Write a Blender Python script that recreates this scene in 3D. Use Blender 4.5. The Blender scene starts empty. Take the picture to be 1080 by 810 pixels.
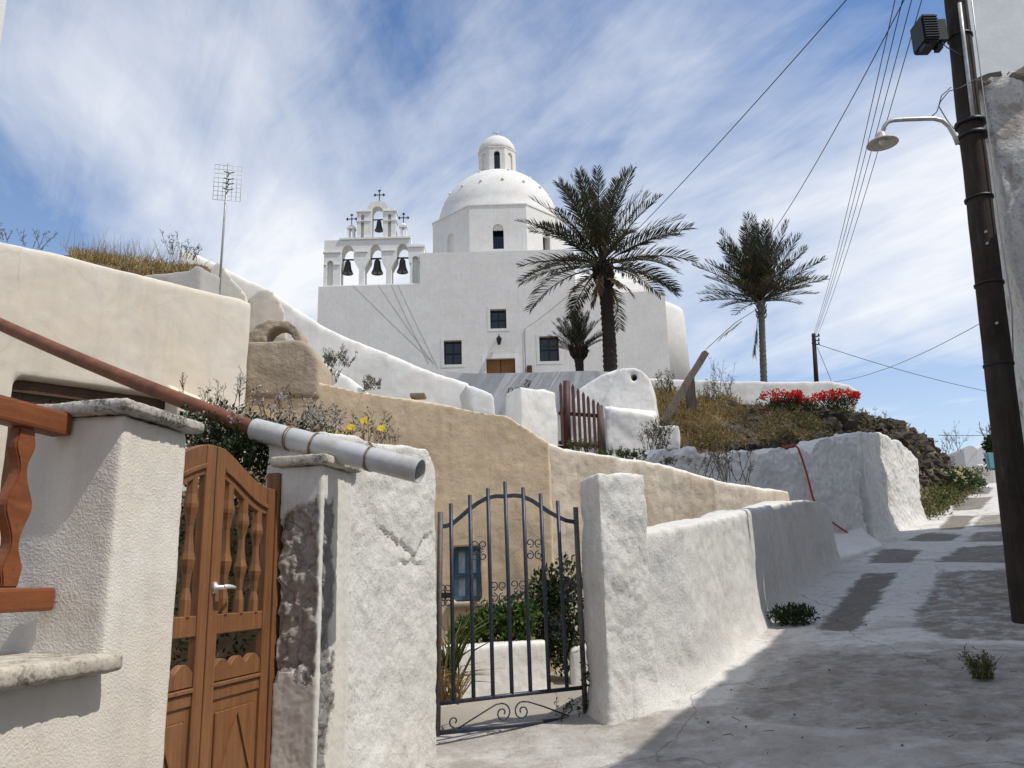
import bpy, bmesh, math, random
from mathutils import Vector, Matrix, noise
R = math.radians
S = bpy.context.scene
C = S.collection

# ------------------------------------------------------------------ camera
CAMZ = 1.6
FPX = 870.0                      # focal length in pixels of a 1080 x 810 frame
PITCH, ROLL = R(13.6), R(1.5)
_F = Vector((0, math.cos(PITCH), math.sin(PITCH)))
_U0 = Vector((0, -math.sin(PITCH), math.cos(PITCH)))
_R0 = Vector((1, 0, 0))
_RR = math.cos(ROLL) * _R0 - math.sin(ROLL) * _U0
_UU = math.sin(ROLL) * _R0 + math.cos(ROLL) * _U0
cam_d = bpy.data.cameras.new('camera')
cam = bpy.data.objects.new('camera', cam_d)
C.objects.link(cam)
m = Matrix.Identity(4)
for i in range(3):
    m[i][0], m[i][1], m[i][2] = _RR[i], _UU[i], -_F[i]
m[2][3] = CAMZ
cam.matrix_world = m
cam_d.sensor_width = 36.0
cam_d.lens = FPX / 1080 * 36.0
cam_d.clip_end = 2000
cam_d.clip_start = 0.05
S.camera = cam

# ------------------------------------------------------------------ sun, sky, exposure
SUN = Vector((0.50, -0.19, 0.86)).normalized()
S.view_settings.view_transform = 'Standard'
S.view_settings.look = 'None'
S.view_settings.exposure = 0.02
S.view_settings.gamma = 1.0
S.render.use_motion_blur = False
S.render.engine = 'CYCLES'
S.cycles.use_denoising = True
S.cycles.max_bounces = 8
S.cycles.transparent_max_bounces = 16
sun_d = bpy.data.lights.new('sun', 'SUN')
sun_d.energy = 3.5
sun_d.angle = R(0.5)
sun_d.color = (1.0, 0.955, 0.89)
sun_o = bpy.data.objects.new('sun', sun_d)
sun_o.rotation_euler = (-SUN).to_track_quat('-Z', 'Y').to_euler()
sun_o.location = (0, 0, 40)
C.objects.link(sun_o)

wd = bpy.data.worlds.new('World')
S.world = wd
wd.use_nodes = True
wt = wd.node_tree
wt.nodes.clear()


class G:
    """small node-graph writer"""
    def __init__(s, tree):
        s.t = tree

    def n(s, typ, ins=None, **props):
        nd = s.t.nodes.new(typ)
        for k, v in props.items():
            setattr(nd, k, v)
        for k, v in (ins or {}).items():
            sock = nd.inputs[k]
            if isinstance(v, bpy.types.NodeSocket):
                s.t.links.new(v, sock)
            else:
                sock.default_value = v
        return nd

    def math(s, op, a, b=0.0, c=0.0, clamp=False):
        nd = s.n('ShaderNodeMath', {0: a, 1: b, 2: c}, operation=op)
        nd.use_clamp = clamp
        return nd.outputs[0]

    def noise(s, vec, scale, detail=4.0, rough=0.55, dist=0.0):
        nd = s.n('ShaderNodeTexNoise', {'Vector': vec, 'Scale': scale, 'Detail': detail, 'Roughness': rough, 'Distortion': dist})
        return nd.outputs['Fac']

    def ramp(s, fac, stops, interp='LINEAR'):
        nd = s.n('ShaderNodeValToRGB', {'Fac': fac})
        cr = nd.color_ramp
        cr.interpolation = interp
        while len(cr.elements) < len(stops):
            cr.elements.new(0.5)
        for e, (p, c) in zip(cr.elements, stops):
            e.position = p
            if not isinstance(c, (tuple, list)):
                c = (c, c, c)
            e.color = (c[0], c[1], c[2], 1)
        return nd.outputs['Color']

    def mix(s, fac, a, b, mode='MIX'):
        nd = s.n('ShaderNodeMix', data_type='RGBA', blend_type=mode)
        for k, v in ((0, fac), (6, a), (7, b)):
            if isinstance(v, bpy.types.NodeSocket):
                s.t.links.new(v, nd.inputs[k])
            elif k == 0:
                nd.inputs[0].default_value = v
            else:
                nd.inputs[k].default_value = (v[0], v[1], v[2], 1)
        return nd.outputs[2]

    def map(s, vec, loc=(0, 0, 0), rot=(0, 0, 0), scale=(1, 1, 1)):
        return s.n('ShaderNodeMapping', {'Vector': vec, 'Location': loc, 'Rotation': rot, 'Scale': scale}).outputs[0]

    def bump(s, h, strength, dist, normal=None):
        ins = {'Height': h, 'Strength': strength, 'Distance': dist}
        if normal is not None:
            ins['Normal'] = normal
        return s.n('ShaderNodeBump', ins).outputs[0]


g = G(wt)
sky = g.n('ShaderNodeTexSky', sky_type='NISHITA')
sky.sun_disc = False
sky.sun_elevation = math.asin(SUN.z)
sky.sun_rotation = math.atan2(SUN.x, SUN.y)
sky.air_density = 1.1
sky.dust_density = 0.15
sky.ozone_density = 3.0
tc = g.n('ShaderNodeTexCoord')
sep = g.n('ShaderNodeSeparateXYZ', {0: tc.outputs['Generated']})
den = g.math('ADD', g.math('MAXIMUM', sep.outputs[2], 0.0), 0.16)
cx_ = g.math('DIVIDE', sep.outputs[0], den)
cy_ = g.math('DIVIDE', sep.outputs[1], den)
cv = g.n('ShaderNodeCombineXYZ', {0: cx_, 1: cy_, 2: 0.0}).outputs[0]
cvr = g.map(cv, rot=(0, 0, R(42)))
cv1 = g.map(cvr, loc=(11.7, -3.3, 0), scale=(0.70, 1.0, 1))
n1 = g.noise(cv1, 1.05, 8, 0.56, 0.55)
n2 = g.noise(g.map(g.map(cv, rot=(0, 0, R(58))), loc=(5.0, 1.2, 0), scale=(0.6, 2.0, 1)), 3.2, 8, 0.62, 0.6)
n3 = g.noise(g.map(cv, loc=(1.7, 6.2, 0)), 0.55, 3, 0.5, 0.2)
dens = g.math('ADD', g.math('ADD', g.math('MULTIPLY', n1, 0.62), g.math('MULTIPLY', n2, 0.18)), g.math('MULTIPLY', n3, 0.42))
cov = g.ramp(dens, [(0.515, 0.0), (0.61, 0.48), (0.73, 1.0)])
hz = g.ramp(sep.outputs[2], [(0.0, 0.55), (0.30, 0.12), (0.6, 0.0)])
covm = g.math('MAXIMUM', cov, hz)
skyc = g.mix(1.0, sky.outputs[0], (0.89, 1.0, 1.13), 'MULTIPLY')
col = g.mix(covm, skyc, (7.2, 7.35, 7.7))
bg = g.n('ShaderNodeBackground', {'Color': col, 'Strength': 0.128})
out = g.n('ShaderNodeOutputWorld', {'Surface': bg.outputs[0]})


# ------------------------------------------------------------------ picture geometry -> places
def ray(px, py):
    d = _F + _RR * ((px - 540) / FPX) + _UU * ((405 - py) / FPX)
    return d


def pix(px, py, Y):
    d = ray(px, py)
    k = Y / d.y
    return Vector((d.x * k, Y, CAMZ + d.z * k))


D = Vector((0.57, 0.82))
D.normalize()
NR = Vector((D.y, -D.x))          # to the right of the lane
_PROF = [(-40, -0.6), (-10, -0.25), (0, -0.05), (3, 0.20), (4.85, 0.46), (5.97, 0.59), (7.87, 0.85), (10.06, 1.20),
         (12.5, 1.62), (22.1, 2.80), (40, 5.2), (44, 5.45), (60, 5.6), (200, 5.6)]


def lerp_tab(tab, x):
    if x <= tab[0][0]:
        return tab[0][1]
    for (a, va), (b, vb) in zip(tab, tab[1:]):
        if x <= b:
            f = (x - a) / (b - a)
            return va + (vb - va) * f
    return tab[-1][1]


def zroad_t(t):
    return (lerp_tab(_PROF, t - .5) + lerp_tab(_PROF, t) + lerp_tab(_PROF, t + .5)) / 3


def tu(x, y):
    return x * D.x + y * D.y, x * NR.x + y * NR.y


def xy(t, u):
    return Vector((t * D.x + u * NR.x, t * D.y + u * NR.y))


def zroad(x, y):
    return zroad_t(tu(x, y)[0])


def hit_road(px, py):
    d = ray(px, py)
    lo, hi = 1.0, 60.0
    f = lambda Y: (CAMZ + d.z / d.y * Y) - zroad(d.x / d.y * Y, Y)
    Y = lo
    prev = f(lo)
    while Y < hi:
        Y2 = Y + 0.1
        v = f(Y2)
        if v <= 0 < prev:
            a, b = Y, Y2
            for _ in range(30):
                mid = (a + b) / 2
                if f(mid) > 0:
                    a = mid
                else:
                    b = mid
            Y = (a + b) / 2
            return Vector((d.x / d.y * Y, Y, CAMZ + d.z / d.y * Y))
        prev, Y = v, Y2
    return Vector((d.x / d.y * 45, 45, CAMZ + d.z / d.y * 45))


def fbm(v, oct=4):
    return noise.fractal(Vector(v), 1.0, 2.0, oct)


# ------------------------------------------------------------------ mesh helpers
LOC = {}


class MB:
    def __init__(s):
        s.bm = bmesh.new()

    def face(s, pts, smooth=False):
        vs = [s.bm.verts.new(p) for p in pts]
        f = s.bm.faces.new(vs)
        f.smooth = smooth
        return f

    def box(s, c, size, ax=None, tilt=None):
        """ax: (ux, uy, uz) orthonormal vectors"""
        ux, uy, uz = ax or (Vector((1, 0, 0)), Vector((0, 1, 0)), Vector((0, 0, 1)))
        c = Vector(c)
        a, b, h = ux * size[0] / 2, uy * size[1] / 2, uz * size[2] / 2
        v = [s.bm.verts.new(c + i * a + j * b + k * h) for k in (-1, 1) for j in (-1, 1) for i in (-1, 1)]
        for q in ((0, 2, 3, 1), (4, 5, 7, 6), (0, 1, 5, 4), (2, 6, 7, 3), (0, 4, 6, 2), (1, 3, 7, 5)):
            s.bm.faces.new([v[i] for i in q])

    def bar(s, a, b, w, h, up=Vector((0, 0, 1))):
        a, b = Vector(a), Vector(b)
        d = b - a
        L = d.length
        d.normalize()
        side = d.cross(up)
        if side.length < 1e-4:
            side = d.cross(Vector((1, 0, 0)))
        side.normalize()
        u2 = side.cross(d).normalized()
        s.box((a + b) / 2, (L, w, h), (d, side, u2))

    def prism(s, pts, z0, zt):
        n = len(pts)
        z0s = z0 if isinstance(z0, (list, tuple)) else [z0] * n
        zts = zt if isinstance(zt, (list, tuple)) else [zt] * n
        lo = [s.bm.verts.new((p[0], p[1], z)) for p, z in zip(pts, z0s)]
        hi = [s.bm.verts.new((p[0], p[1], z)) for p, z in zip(pts, zts)]
        area = sum(pts[i][0] * pts[(i + 1) % n][1] - pts[(i + 1) % n][0] * pts[i][1] for i in range(n))
        if area < 0:
            lo.reverse(); hi.reverse()
        fs = [s.bm.faces.new(list(reversed(lo))), s.bm.faces.new(hi)]
        for i in range(n):
            j = (i + 1) % n
            s.bm.faces.new([lo[i], lo[j], hi[j], hi[i]])
        bmesh.ops.triangulate(s.bm, faces=fs)

    def plate(s, outer, holes, to3d, depth):
        """flat outline with holes, extruded by the vector depth"""
        bm = bmesh.new()
        for loop in [outer] + list(holes):
            vs = [bm.verts.new(to3d(p)) for p in loop]
            for i in range(len(vs)):
                bm.edges.new((vs[i], vs[(i + 1) % len(vs)]))
        bmesh.ops.triangle_fill(bm, use_beauty=True, use_dissolve=False, edges=bm.edges[:])
        r = bmesh.ops.extrude_face_region(bm, geom=bm.faces[:])
        for v in r['geom']:
            if isinstance(v, bmesh.types.BMVert):
                v.co += Vector(depth)
        bmesh.ops.recalc_face_normals(bm, faces=bm.faces[:])
        me = bpy.data.meshes.new('tmp')
        bm.to_mesh(me)
        bm.free()
        s.bm.from_mesh(me)
        bpy.data.meshes.remove(me)

    def tube(s, pts, r, sides=8, cap=True, smooth=True, twist=None):
        pts = [Vector(p) for p in pts]
        rs = r if isinstance(r, (list, tuple)) else [r] * len(pts)
        rings = []
        ref = None
        for i, p in enumerate(pts):
            d = (pts[min(i + 1, len(pts) - 1)] - pts[max(i - 1, 0)])
            if d.length < 1e-9:
                d = Vector((0, 0, 1))
            d.normalize()
            if ref is None:
                ref = d.orthogonal().normalized()
            else:
                ref = ref - d * ref.dot(d)
                if ref.length < 1e-6:
                    ref = d.orthogonal()
                ref.normalize()
            b = d.cross(ref)
            rings.append([s.bm.verts.new(p + (ref * math.cos(2 * math.pi * k / sides) + b * math.sin(2 * math.pi * k / sides)) * rs[i]) for k in range(sides)])
        for a, b in zip(rings, rings[1:]):
            for k in range(sides):
                f = s.bm.faces.new([a[k], a[(k + 1) % sides], b[(k + 1) % sides], b[k]])
                f.smooth = smooth
        if cap:
            s.bm.faces.new(list(reversed(rings[0])))
            s.bm.faces.new(rings[-1])

    def lathe(s, prof, c=(0, 0, 0), sides=16, smooth=True, phase=0.0, axis=None, cap=True):
        """prof: list of (radius, height)"""
        c = Vector(c)
        rings = []
        ux, uy, uz = axis or (Vector((1, 0, 0)), Vector((0, 1, 0)), Vector((0, 0, 1)))
        for r, h in prof:
            rings.append([s.bm.verts.new(c + uz * h + (ux * math.cos(2 * math.pi * k / sides + phase) + uy * math.sin(2 * math.pi * k / sides + phase)) * max(r, 1e-4)) for k in range(sides)])
        for a, b in zip(rings, rings[1:]):
            for k in range(sides):
                f = s.bm.faces.new([a[k], a[(k + 1) % sides], b[(k + 1) % sides], b[k]])
                f.smooth = smooth
        if cap:
            s.bm.faces.new(list(reversed(rings[0])))
            s.bm.faces.new(rings[-1])

    def ball(s, c, r, seed=0, rough=0.25, sub=2, squash=(1, 1, 1)):
        res = bmesh.ops.create_icosphere(s.bm, subdivisions=sub, radius=1.0)
        c = Vector(c)
        for v in res['verts']:
            k = 1 + rough * noise.noise(v.co * 1.7 + Vector((seed * 3.1, seed * 1.7, seed)))
            v.co = c + Vector((v.co.x * squash[0], v.co.y * squash[1], v.co.z * squash[2])) * r * k


def plaster(mb, voxel=0.03, smooth=2, amp=0.008, scale=3.0, fine=0.0, seed=0.0, fn=None):
    """turns crude closed solids into one hand-plastered mass: soft edges and an uneven surface"""
    me = bpy.data.meshes.new('tmp')
    mb.bm.to_mesh(me)
    mb.bm.free()
    o = bpy.data.objects.new('tmp', me)
    C.objects.link(o)
    md = o.modifiers.new('r', 'REMESH')
    md.mode = 'VOXEL'
    md.voxel_size = voxel
    bpy.context.view_layer.update()
    dg = bpy.context.evaluated_depsgraph_get()
    me2 = bpy.data.meshes.new_from_object(o.evaluated_get(dg))
    bpy.data.objects.remove(o)
    bpy.data.meshes.remove(me)
    bm = bmesh.new()
    bm.from_mesh(me2)
    bpy.data.meshes.remove(me2)
    for _ in range(smooth):
        bmesh.ops.smooth_vert(bm, verts=bm.verts[:], factor=0.5, use_axis_x=True, use_axis_y=True, use_axis_z=True)
    bm.normal_update()
    sv = Vector((seed * 7.3, seed * 3.7, seed * 1.9))
    for v in bm.verts:
        h = amp * noise.fractal(v.co * scale + sv, 1.0, 2.0, 5)
        if fine:
            h += fine * noise.fractal(v.co * scale * 9 + sv, 0.9, 2.1, 3)
        if fn:
            h += fn(v.co, v.normal)
        v.co += v.normal * h
    for f in bm.faces:
        f.smooth = True
    mb.bm = bm
    return mb


def keep_faces(mb, pred):
    """a copy of the mesh with only the faces whose middle passes pred"""
    k = MB()
    k.bm.free()
    k.bm = mb.bm.copy()
    bmesh.ops.delete(k.bm, geom=[f for f in k.bm.faces if not pred(f.calc_center_median())], context='FACES')
    return k


def obj(name, mb, mat, parent=None, attrs=None):
    me = bpy.data.meshes.new(name)
    off = LOC.get(parent.name, Vector()) if parent else Vector()
    if off.length:
        bmesh.ops.translate(mb.bm, verts=mb.bm.verts[:], vec=-off)
    mb.bm.to_mesh(me)
    mb.bm.free()
    me.materials.append(mat)
    o = bpy.data.objects.new(name, me)
    C.objects.link(o)
    if parent:
        o.parent = parent
        LOC[o.name] = off
    if attrs:
        for an, vals in attrs.items():
            a = me.attributes.new(an, 'FLOAT', 'POINT')
            a.data.foreach_set('value', vals)
    return o


def tag(o, label, cat, group=None, kind=None):
    if label:
        o['label'] = label
    if cat:
        o['category'] = cat
    if group:
        o['group'] = group
    if kind:
        o['kind'] = kind
    return o


def thing(name, loc, label, cat, group=None, kind=None):
    o = bpy.data.objects.new(name, None)
    o.empty_display_size = 0.2
    o.location = loc
    C.objects.link(o)
    LOC[o.name] = Vector(loc)
    return tag(o, label, cat, group, kind or 'thing')


def whole(name, mb, mat, label, cat, group=None, kind=None, base=None, attrs=None):
    """a thing that is one mesh; its origin is put at base"""
    base = Vector(base) if base is not None else Vector()
    if base.length:
        bmesh.ops.translate(mb.bm, verts=mb.bm.verts[:], vec=-base)
    o = obj(name, mb, mat, None, attrs)
    o.location = base
    return tag(o, label, cat, group, kind or 'thing')


def structure(name, mb, mat, attrs=None):
    o = obj(name, mb, mat, None, attrs)
    o['kind'] = 'structure'
    return o


def dup(root, loc, label=None):
    r = root.copy()
    C.objects.link(r)
    r.location = loc
    if label:
        r['label'] = label
    for ch in list(root.children):
        c = ch.copy()
        C.objects.link(c)
        c.parent = r
        for gg in ch.children:
            d = gg.copy()
            C.objects.link(d)
            d.parent = c
    return r


# ------------------------------------------------------------------ materials
def new_mat(name):
    mt = bpy.data.materials.new(name)
    mt.use_nodes = True
    mt.node_tree.nodes.clear()
    q = G(mt.node_tree)
    return mt, q


def finish(q, color, rough=0.85, normal=None, metallic=0.0, spec=0.3, trans=None):
    ins = {'Base Color': color if isinstance(color, bpy.types.NodeSocket) else (*color, 1), 'Roughness': rough, 'Metallic': metallic, 'Specular IOR Level': spec}
    if normal is not None:
        ins['Normal'] = normal
    p = q.n('ShaderNodeBsdfPrincipled', ins)
    sh = p.outputs[0]
    if trans:
        tr = q.n('ShaderNodeBsdfTranslucent', {'Color': trans if isinstance(trans, bpy.types.NodeSocket) else (*trans, 1)})
        sh = q.n('ShaderNodeMixShader', {0: 0.28, 1: sh, 2: tr.outputs[0]}).outputs[0]
    q.n('ShaderNodeOutputMaterial', {'Surface': sh})


def plaster_mat(name, base, stain, amount=0.5, streak=0.25, speck=0.0, speck_col=(0.25, 0.23, 0.2), grain=40.0, bump=0.5, bdist=0.006, lump=6.0, extra=None, seed=0.0, worm=False, cracks=0.0):
    mt, q = new_mat(name)
    co = q.n('ShaderNodeTexCoord').outputs['Object']
    co = q.map(co, loc=(seed * 3.3, seed * 1.7, seed))
    a = q.noise(co, 0.9, 7, 0.62, 0.4)
    f1 = q.ramp(a, [(0.40, 0.0), (0.72, amount)])
    c = q.mix(f1, base, stain)
    b = q.noise(co, 4.5, 8, 0.7)
    dark = tuple(x * 0.82 for x in base)
    c = q.mix(q.ramp(b, [(0.42, 0.0), (0.78, 0.55)]), c, dark)
    if streak:
        st = q.noise(q.map(co, scale=(5.0, 5.0, 0.35)), 1.6, 6, 0.6)
        c = q.mix(q.math('MULTIPLY', q.ramp(st, [(0.5, 0.0), (0.75, 1.0)]), streak), c, tuple(x * 0.6 for x in stain))
    pt = q.noise(q.map(co, loc=(4.4, 9.1, 2.2)), 2.1, 9, 0.62, 1.2)
    c = q.mix(q.ramp(pt, [(0.53, 0.0), (0.56, 0.30), (0.70, 0.42)]), c, tuple(min(1, x * 0.80 + 0.01) for x in base))
    gr = q.noise(co, grain, 6, 0.65)
    if speck:
        sp = q.noise(co, grain * 1.5, 4, 0.7)
        sw = q.noise(co, 2.2, 4, 0.6)
        fac = q.math('MULTIPLY', q.ramp(sp, [(0.545, 0.0), (0.66, 0.9)]), q.ramp(sw, [(0.30, 0.15 * speck), (0.62, speck)]))
        c = q.mix(fac, c, speck_col)
    nrm = None
    if worm:
        wv = q.n('ShaderNodeTexVoronoi', {'Vector': q.mix(0.03, co, q.n('ShaderNodeTexNoise', {'Vector': co, 'Scale': 30.0}).outputs['Color']), 'Scale': grain}, feature='SMOOTH_F1').outputs['Distance']
        nrm = q.bump(wv, bump, bdist)
        nrm = q.bump(gr, bump * 0.5, bdist * 0.6, nrm)
    else:
        nrm = q.bump(q.noise(co, lump, 3, 0.5), bump * 0.35, bdist * 2.2)
        nrm = q.bump(gr, bump * 0.7, bdist, nrm)
        nrm = q.bump(q.noise(co, grain * 3.1, 3, 0.6), bump * 0.55, bdist * 0.4, nrm)
    if cracks:
        vc = q.n('ShaderNodeTexVoronoi', {'Vector': q.mix(0.25, co, q.n('ShaderNodeTexNoise', {'Vector': co, 'Scale': 2.5, 'Detail': 5.0}).outputs['Color']), 'Scale': 0.9}, feature='DISTANCE_TO_EDGE').outputs['Distance']
        cm = q.math('MULTIPLY', q.ramp(vc, [(0.0, 1.0), (0.006, 0.0)]), q.ramp(q.noise(co, 1.1, 2), [(0.45, 0.0), (0.6, cracks)]))
        c = q.mix(cm, c, (0.2, 0.17, 0.14))
    if extra:
        c, nrm = extra(q, co, c, nrm)
    finish(q, c, 0.92, nrm, spec=0.15)
    return mt


def wood_mat(name, base, dark, rough=0.45, axis=2, scale=1.0):
    mt, q = new_mat(name)
    co = q.n('ShaderNodeTexCoord').outputs['Object']
    sc = [26, 26, 26]
    sc[axis] = 1.6
    a = q.noise(q.map(co, scale=tuple(x * scale for x in sc)), 1.0, 6, 0.6, 1.2)
    c = q.mix(q.ramp(a, [(0.3, 0.0), (0.75, 1.0)]), base, dark)
    w = q.noise(co, 3.0, 5, 0.7)
    c = q.mix(q.ramp(w, [(0.5, 0.0), (0.8, 0.5)]), c, tuple(x * 0.5 for x in dark))
    wr = q.noise(q.map(co, loc=(3, 1, 7), scale=tuple(x * 0.5 for x in sc)), 1.0, 8, 0.75, 0.6)
    c = q.mix(q.ramp(wr, [(0.56, 0.0), (0.72, 0.45)]), c, tuple(x * 1.15 + 0.06 for x in base))
    dt = q.noise(co, 14, 6, 0.75)
    c = q.mix(q.ramp(dt, [(0.62, 0.0), (0.74, 0.6)]), c, tuple(x * 0.35 for x in dark))
    nrm = q.bump(a, 0.5, 0.002)
    rr = q.n('ShaderNodeMapRange', {'Value': w, 'From Min': 0.3, 'From Max': 0.7, 'To Min': rough - 0.08, 'To Max': min(1, rough + 0.3)}).outputs[0]
    finish(q, c, rr, nrm, spec=0.4)
    return mt


def leaf_mat(name, cols, trans=True, rough=0.6, wear=None):
    mt, q = new_mat(name)
    gi = q.n('ShaderNodeNewGeometry').outputs['Random Per Island']
    stops = [(i / max(1, len(cols) - 1), c) for i, c in enumerate(cols)]
    c = q.ramp(gi, stops)
    finish(q, c, rough, None, spec=0.25, trans=c if trans else None)
    return mt


def plain_mat(name, base, rough=0.6, metallic=0.0, vary=0.15, scale=12.0, bump=0.0, dirt=None, spec=0.4):
    mt, q = new_mat(name)
    co = q.n('ShaderNodeTexCoord').outputs['Object']
    a = q.noise(co, scale, 6, 0.65)
    c = q.mix(q.ramp(a, [(0.35, 0.0), (0.7, 1.0)]), tuple(x * (1 - vary) for x in base), tuple(min(1, x * (1 + vary)) for x in base))
    if dirt:
        c = q.mix(q.ramp(q.noise(co, scale * 0.35, 7, 0.7), [(0.52, 0.0), (0.66, 0.8)]), c, dirt)
    nrm = q.bump(a, bump, 0.004) if bump else None
    finish(q, c, rough, nrm, metallic, spec)
    return mt


WHITE = (0.78, 0.765, 0.73)
M = {}
M['white'] = plaster_mat('whitewash', WHITE, (0.66, 0.60, 0.50), 0.45, 0.22, 0.25, grain=34, bump=0.7, bdist=0.008)
M['white_speck'] = plaster_mat('speckled whitewash', (0.74, 0.725, 0.685), (0.60, 0.55, 0.47), 0.5, 0.22, 0.95, (0.30, 0.28, 0.25), grain=46, bump=0.95, bdist=0.012)
M['white_clean'] = plaster_mat('clean whitewash', (0.80, 0.79, 0.76), (0.72, 0.70, 0.65), 0.35, 0.12, 0.0, grain=14, bump=0.35, bdist=0.01, lump=2.0)
M['church'] = plaster_mat('church whitewash', (0.745, 0.725, 0.685), (0.66, 0.635, 0.595), 0.8, 0.22, 0.0, grain=5, bump=0.35, bdist=0.03, lump=1.0, cracks=0.12)
M['stucco'] = plaster_mat('splatter stucco', (0.77, 0.73, 0.655), (0.66, 0.55, 0.42), 0.7, 0.25, 0.0, grain=125, bump=0.36, bdist=0.006, worm=True)
M['cream'] = plaster_mat('cream render', (0.70, 0.645, 0.55), (0.68, 0.57, 0.43), 0.8, 0.22, 0.0, grain=18, bump=0.3, bdist=0.01, lump=3.0, cracks=0.22)
M['ochre'] = plaster_mat('ochre earth render', (0.77, 0.61, 0.415), (0.60, 0.445, 0.28), 0.8, 0.3, 0.5, (0.34, 0.25, 0.16), grain=26, bump=0.6, bdist=0.012, lump=4.0, cracks=0.45)
M['tan'] = plaster_mat('bare tan render', (0.46, 0.38, 0.28), (0.33, 0.26, 0.19), 0.9, 0.5, 0.7, (0.22, 0.18, 0.13), grain=22, bump=1.0, bdist=0.02, lump=5.0)
M['brownwash'] = plaster_mat('browned whitewash', (0.60, 0.52, 0.41), (0.34, 0.25, 0.16), 1.0, 0.55, 0.5, (0.25, 0.2, 0.15), grain=20, bump=0.9, bdist=0.014)
def lichen(q, co, c, nrm):
    k = q.math('MULTIPLY', q.ramp(q.noise(co, 5.5, 9, 0.7, 0.4), [(0.46, 0.0), (0.58, 1.0)]), q.ramp(q.noise(co, 75, 5, 0.7), [(0.40, 0.0), (0.56, 0.9)]))
    c = q.mix(k, c, (0.085, 0.078, 0.066))
    k2 = q.ramp(q.noise(q.map(co, loc=(3, 3, 3)), 3.0, 8, 0.7), [(0.5, 0.0), (0.65, 0.5)])
    return q.mix(k2, c, (0.36, 0.30, 0.22)), nrm


M['cap'] = plaster_mat('lichened cap', (0.60, 0.57, 0.51), (0.30, 0.28, 0.25), 0.9, 0.0, 1.0, (0.10, 0.095, 0.085), grain=30, bump=0.9, bdist=0.01, extra=lichen)
M['ledge'] = plaster_mat('stained ledge', (0.64, 0.60, 0.52), (0.44, 0.37, 0.28), 0.9, 0.0, 0.7, (0.22, 0.2, 0.17), grain=40, bump=0.7, bdist=0.008, extra=lichen)
M['shade_grey'] = plaster_mat('shade grey plaster', (0.42, 0.40, 0.37), (0.33, 0.31, 0.28), 0.8, 0.2, 0.4, grain=24, bump=0.6, bdist=0.01)
M['gate_wood'] = wood_mat('varnished gate wood', (0.275, 0.122, 0.046), (0.145, 0.060, 0.023), 0.48)
M['rail_wood'] = wood_mat('varnished rail wood', (0.27, 0.085, 0.028), (0.16, 0.05, 0.017), 0.4, axis=1)
M['shutter_wood'] = wood_mat('dark shutter wood', (0.10, 0.048, 0.02), (0.045, 0.022, 0.012), 0.6, axis=0)
M['door_wood'] = wood_mat('church door wood', (0.30, 0.13, 0.035), (0.16, 0.065, 0.018), 0.5)
M['picket'] = plain_mat('oxblood paint', (0.075, 0.028, 0.024), 0.6, 0, 0.25, 20, 0.2)
M['old_wood'] = wood_mat('weathered timber', (0.17, 0.135, 0.105), (0.075, 0.058, 0.045), 0.85)
M['pole_wood'] = wood_mat('tarred pole wood', (0.036, 0.022, 0.015), (0.011, 0.008, 0.006), 0.8, scale=0.7)
M['iron'] = plain_mat('blue black iron paint', (0.042, 0.050, 0.075), 0.42, 0.25, 0.3, 30, 0.25, dirt=(0.075, 0.058, 0.045))
M['rust_iron'] = plain_mat('grey worn iron', (0.12, 0.115, 0.11), 0.6, 0.3, 0.3, 40, 0.3, dirt=(0.15, 0.07, 0.04))
M['dark_metal'] = plain_mat('dark metal', (0.022, 0.024, 0.027), 0.5, 0.5, 0.2, 10)
M['bronze'] = plain_mat('dark bronze', (0.055, 0.052, 0.045), 0.45, 0.7, 0.3, 6)
M['galv'] = plain_mat('galvanised metal', (0.42, 0.42, 0.40), 0.45, 0.4, 0.2, 15)
M['pvc'] = plain_mat('grey plastic', (0.50, 0.51, 0.51), 0.4, 0.0, 0.10, 7, 0.0, dirt=(0.36, 0.33, 0.28))
M['rust'] = plain_mat('rust brown pipe', (0.185, 0.070, 0.036), 0.6, 0.0, 0.3, 9, 0.3, dirt=(0.10, 0.042, 0.026))
M['wire'] = plain_mat('black cable', (0.03, 0.03, 0.032), 0.6)
M['tie'] = plain_mat('rusty tie wire', (0.26, 0.16, 0.10), 0.7, 0.2, 0.3, 40)
M['rope'] = plain_mat('bell rope', (0.42, 0.40, 0.36), 0.9)
M['hose'] = plain_mat('red hose', (0.42, 0.045, 0.03), 0.5)
M['handle'] = plain_mat('pale handle', (0.72, 0.70, 0.66), 0.3, 0.2, 0.08)
M['dark_glass'] = plain_mat('dark glass', (0.012, 0.014, 0.018), 0.12, 0.0, 0.2, 3, spec=0.5)
M['blue_paint'] = plain_mat('faded blue paint', (0.06, 0.13, 0.21), 0.55, 0, 0.3, 14, 0.2)
M['pale_blue'] = plain_mat('pale curtain blue', (0.74, 0.80, 0.82), 0.8, 0, 0.25, 10)
M['lamp_glass'] = plain_mat('lamp shade enamel', (0.50, 0.47, 0.42), 0.5, 0.1, 0.15, 6, dirt=(0.3, 0.26, 0.2))
M['black'] = plain_mat('shade black', (0.02, 0.018, 0.016), 0.95)
M['teal'] = plain_mat('teal paint', (0.16, 0.36, 0.37), 0.6)
M['house_far'] = plaster_mat('distant whitewash', (0.66, 0.66, 0.66), (0.55, 0.55, 0.54), 0.5, 0.1, 0.0, grain=4, bump=0.2, bdist=0.02)
M['shade_house'] = plaster_mat('house whitewash', (0.76, 0.76, 0.75), (0.66, 0.65, 0.63), 0.5, 0.18, 0.0, grain=20, bump=0.3, bdist=0.01)
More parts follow.
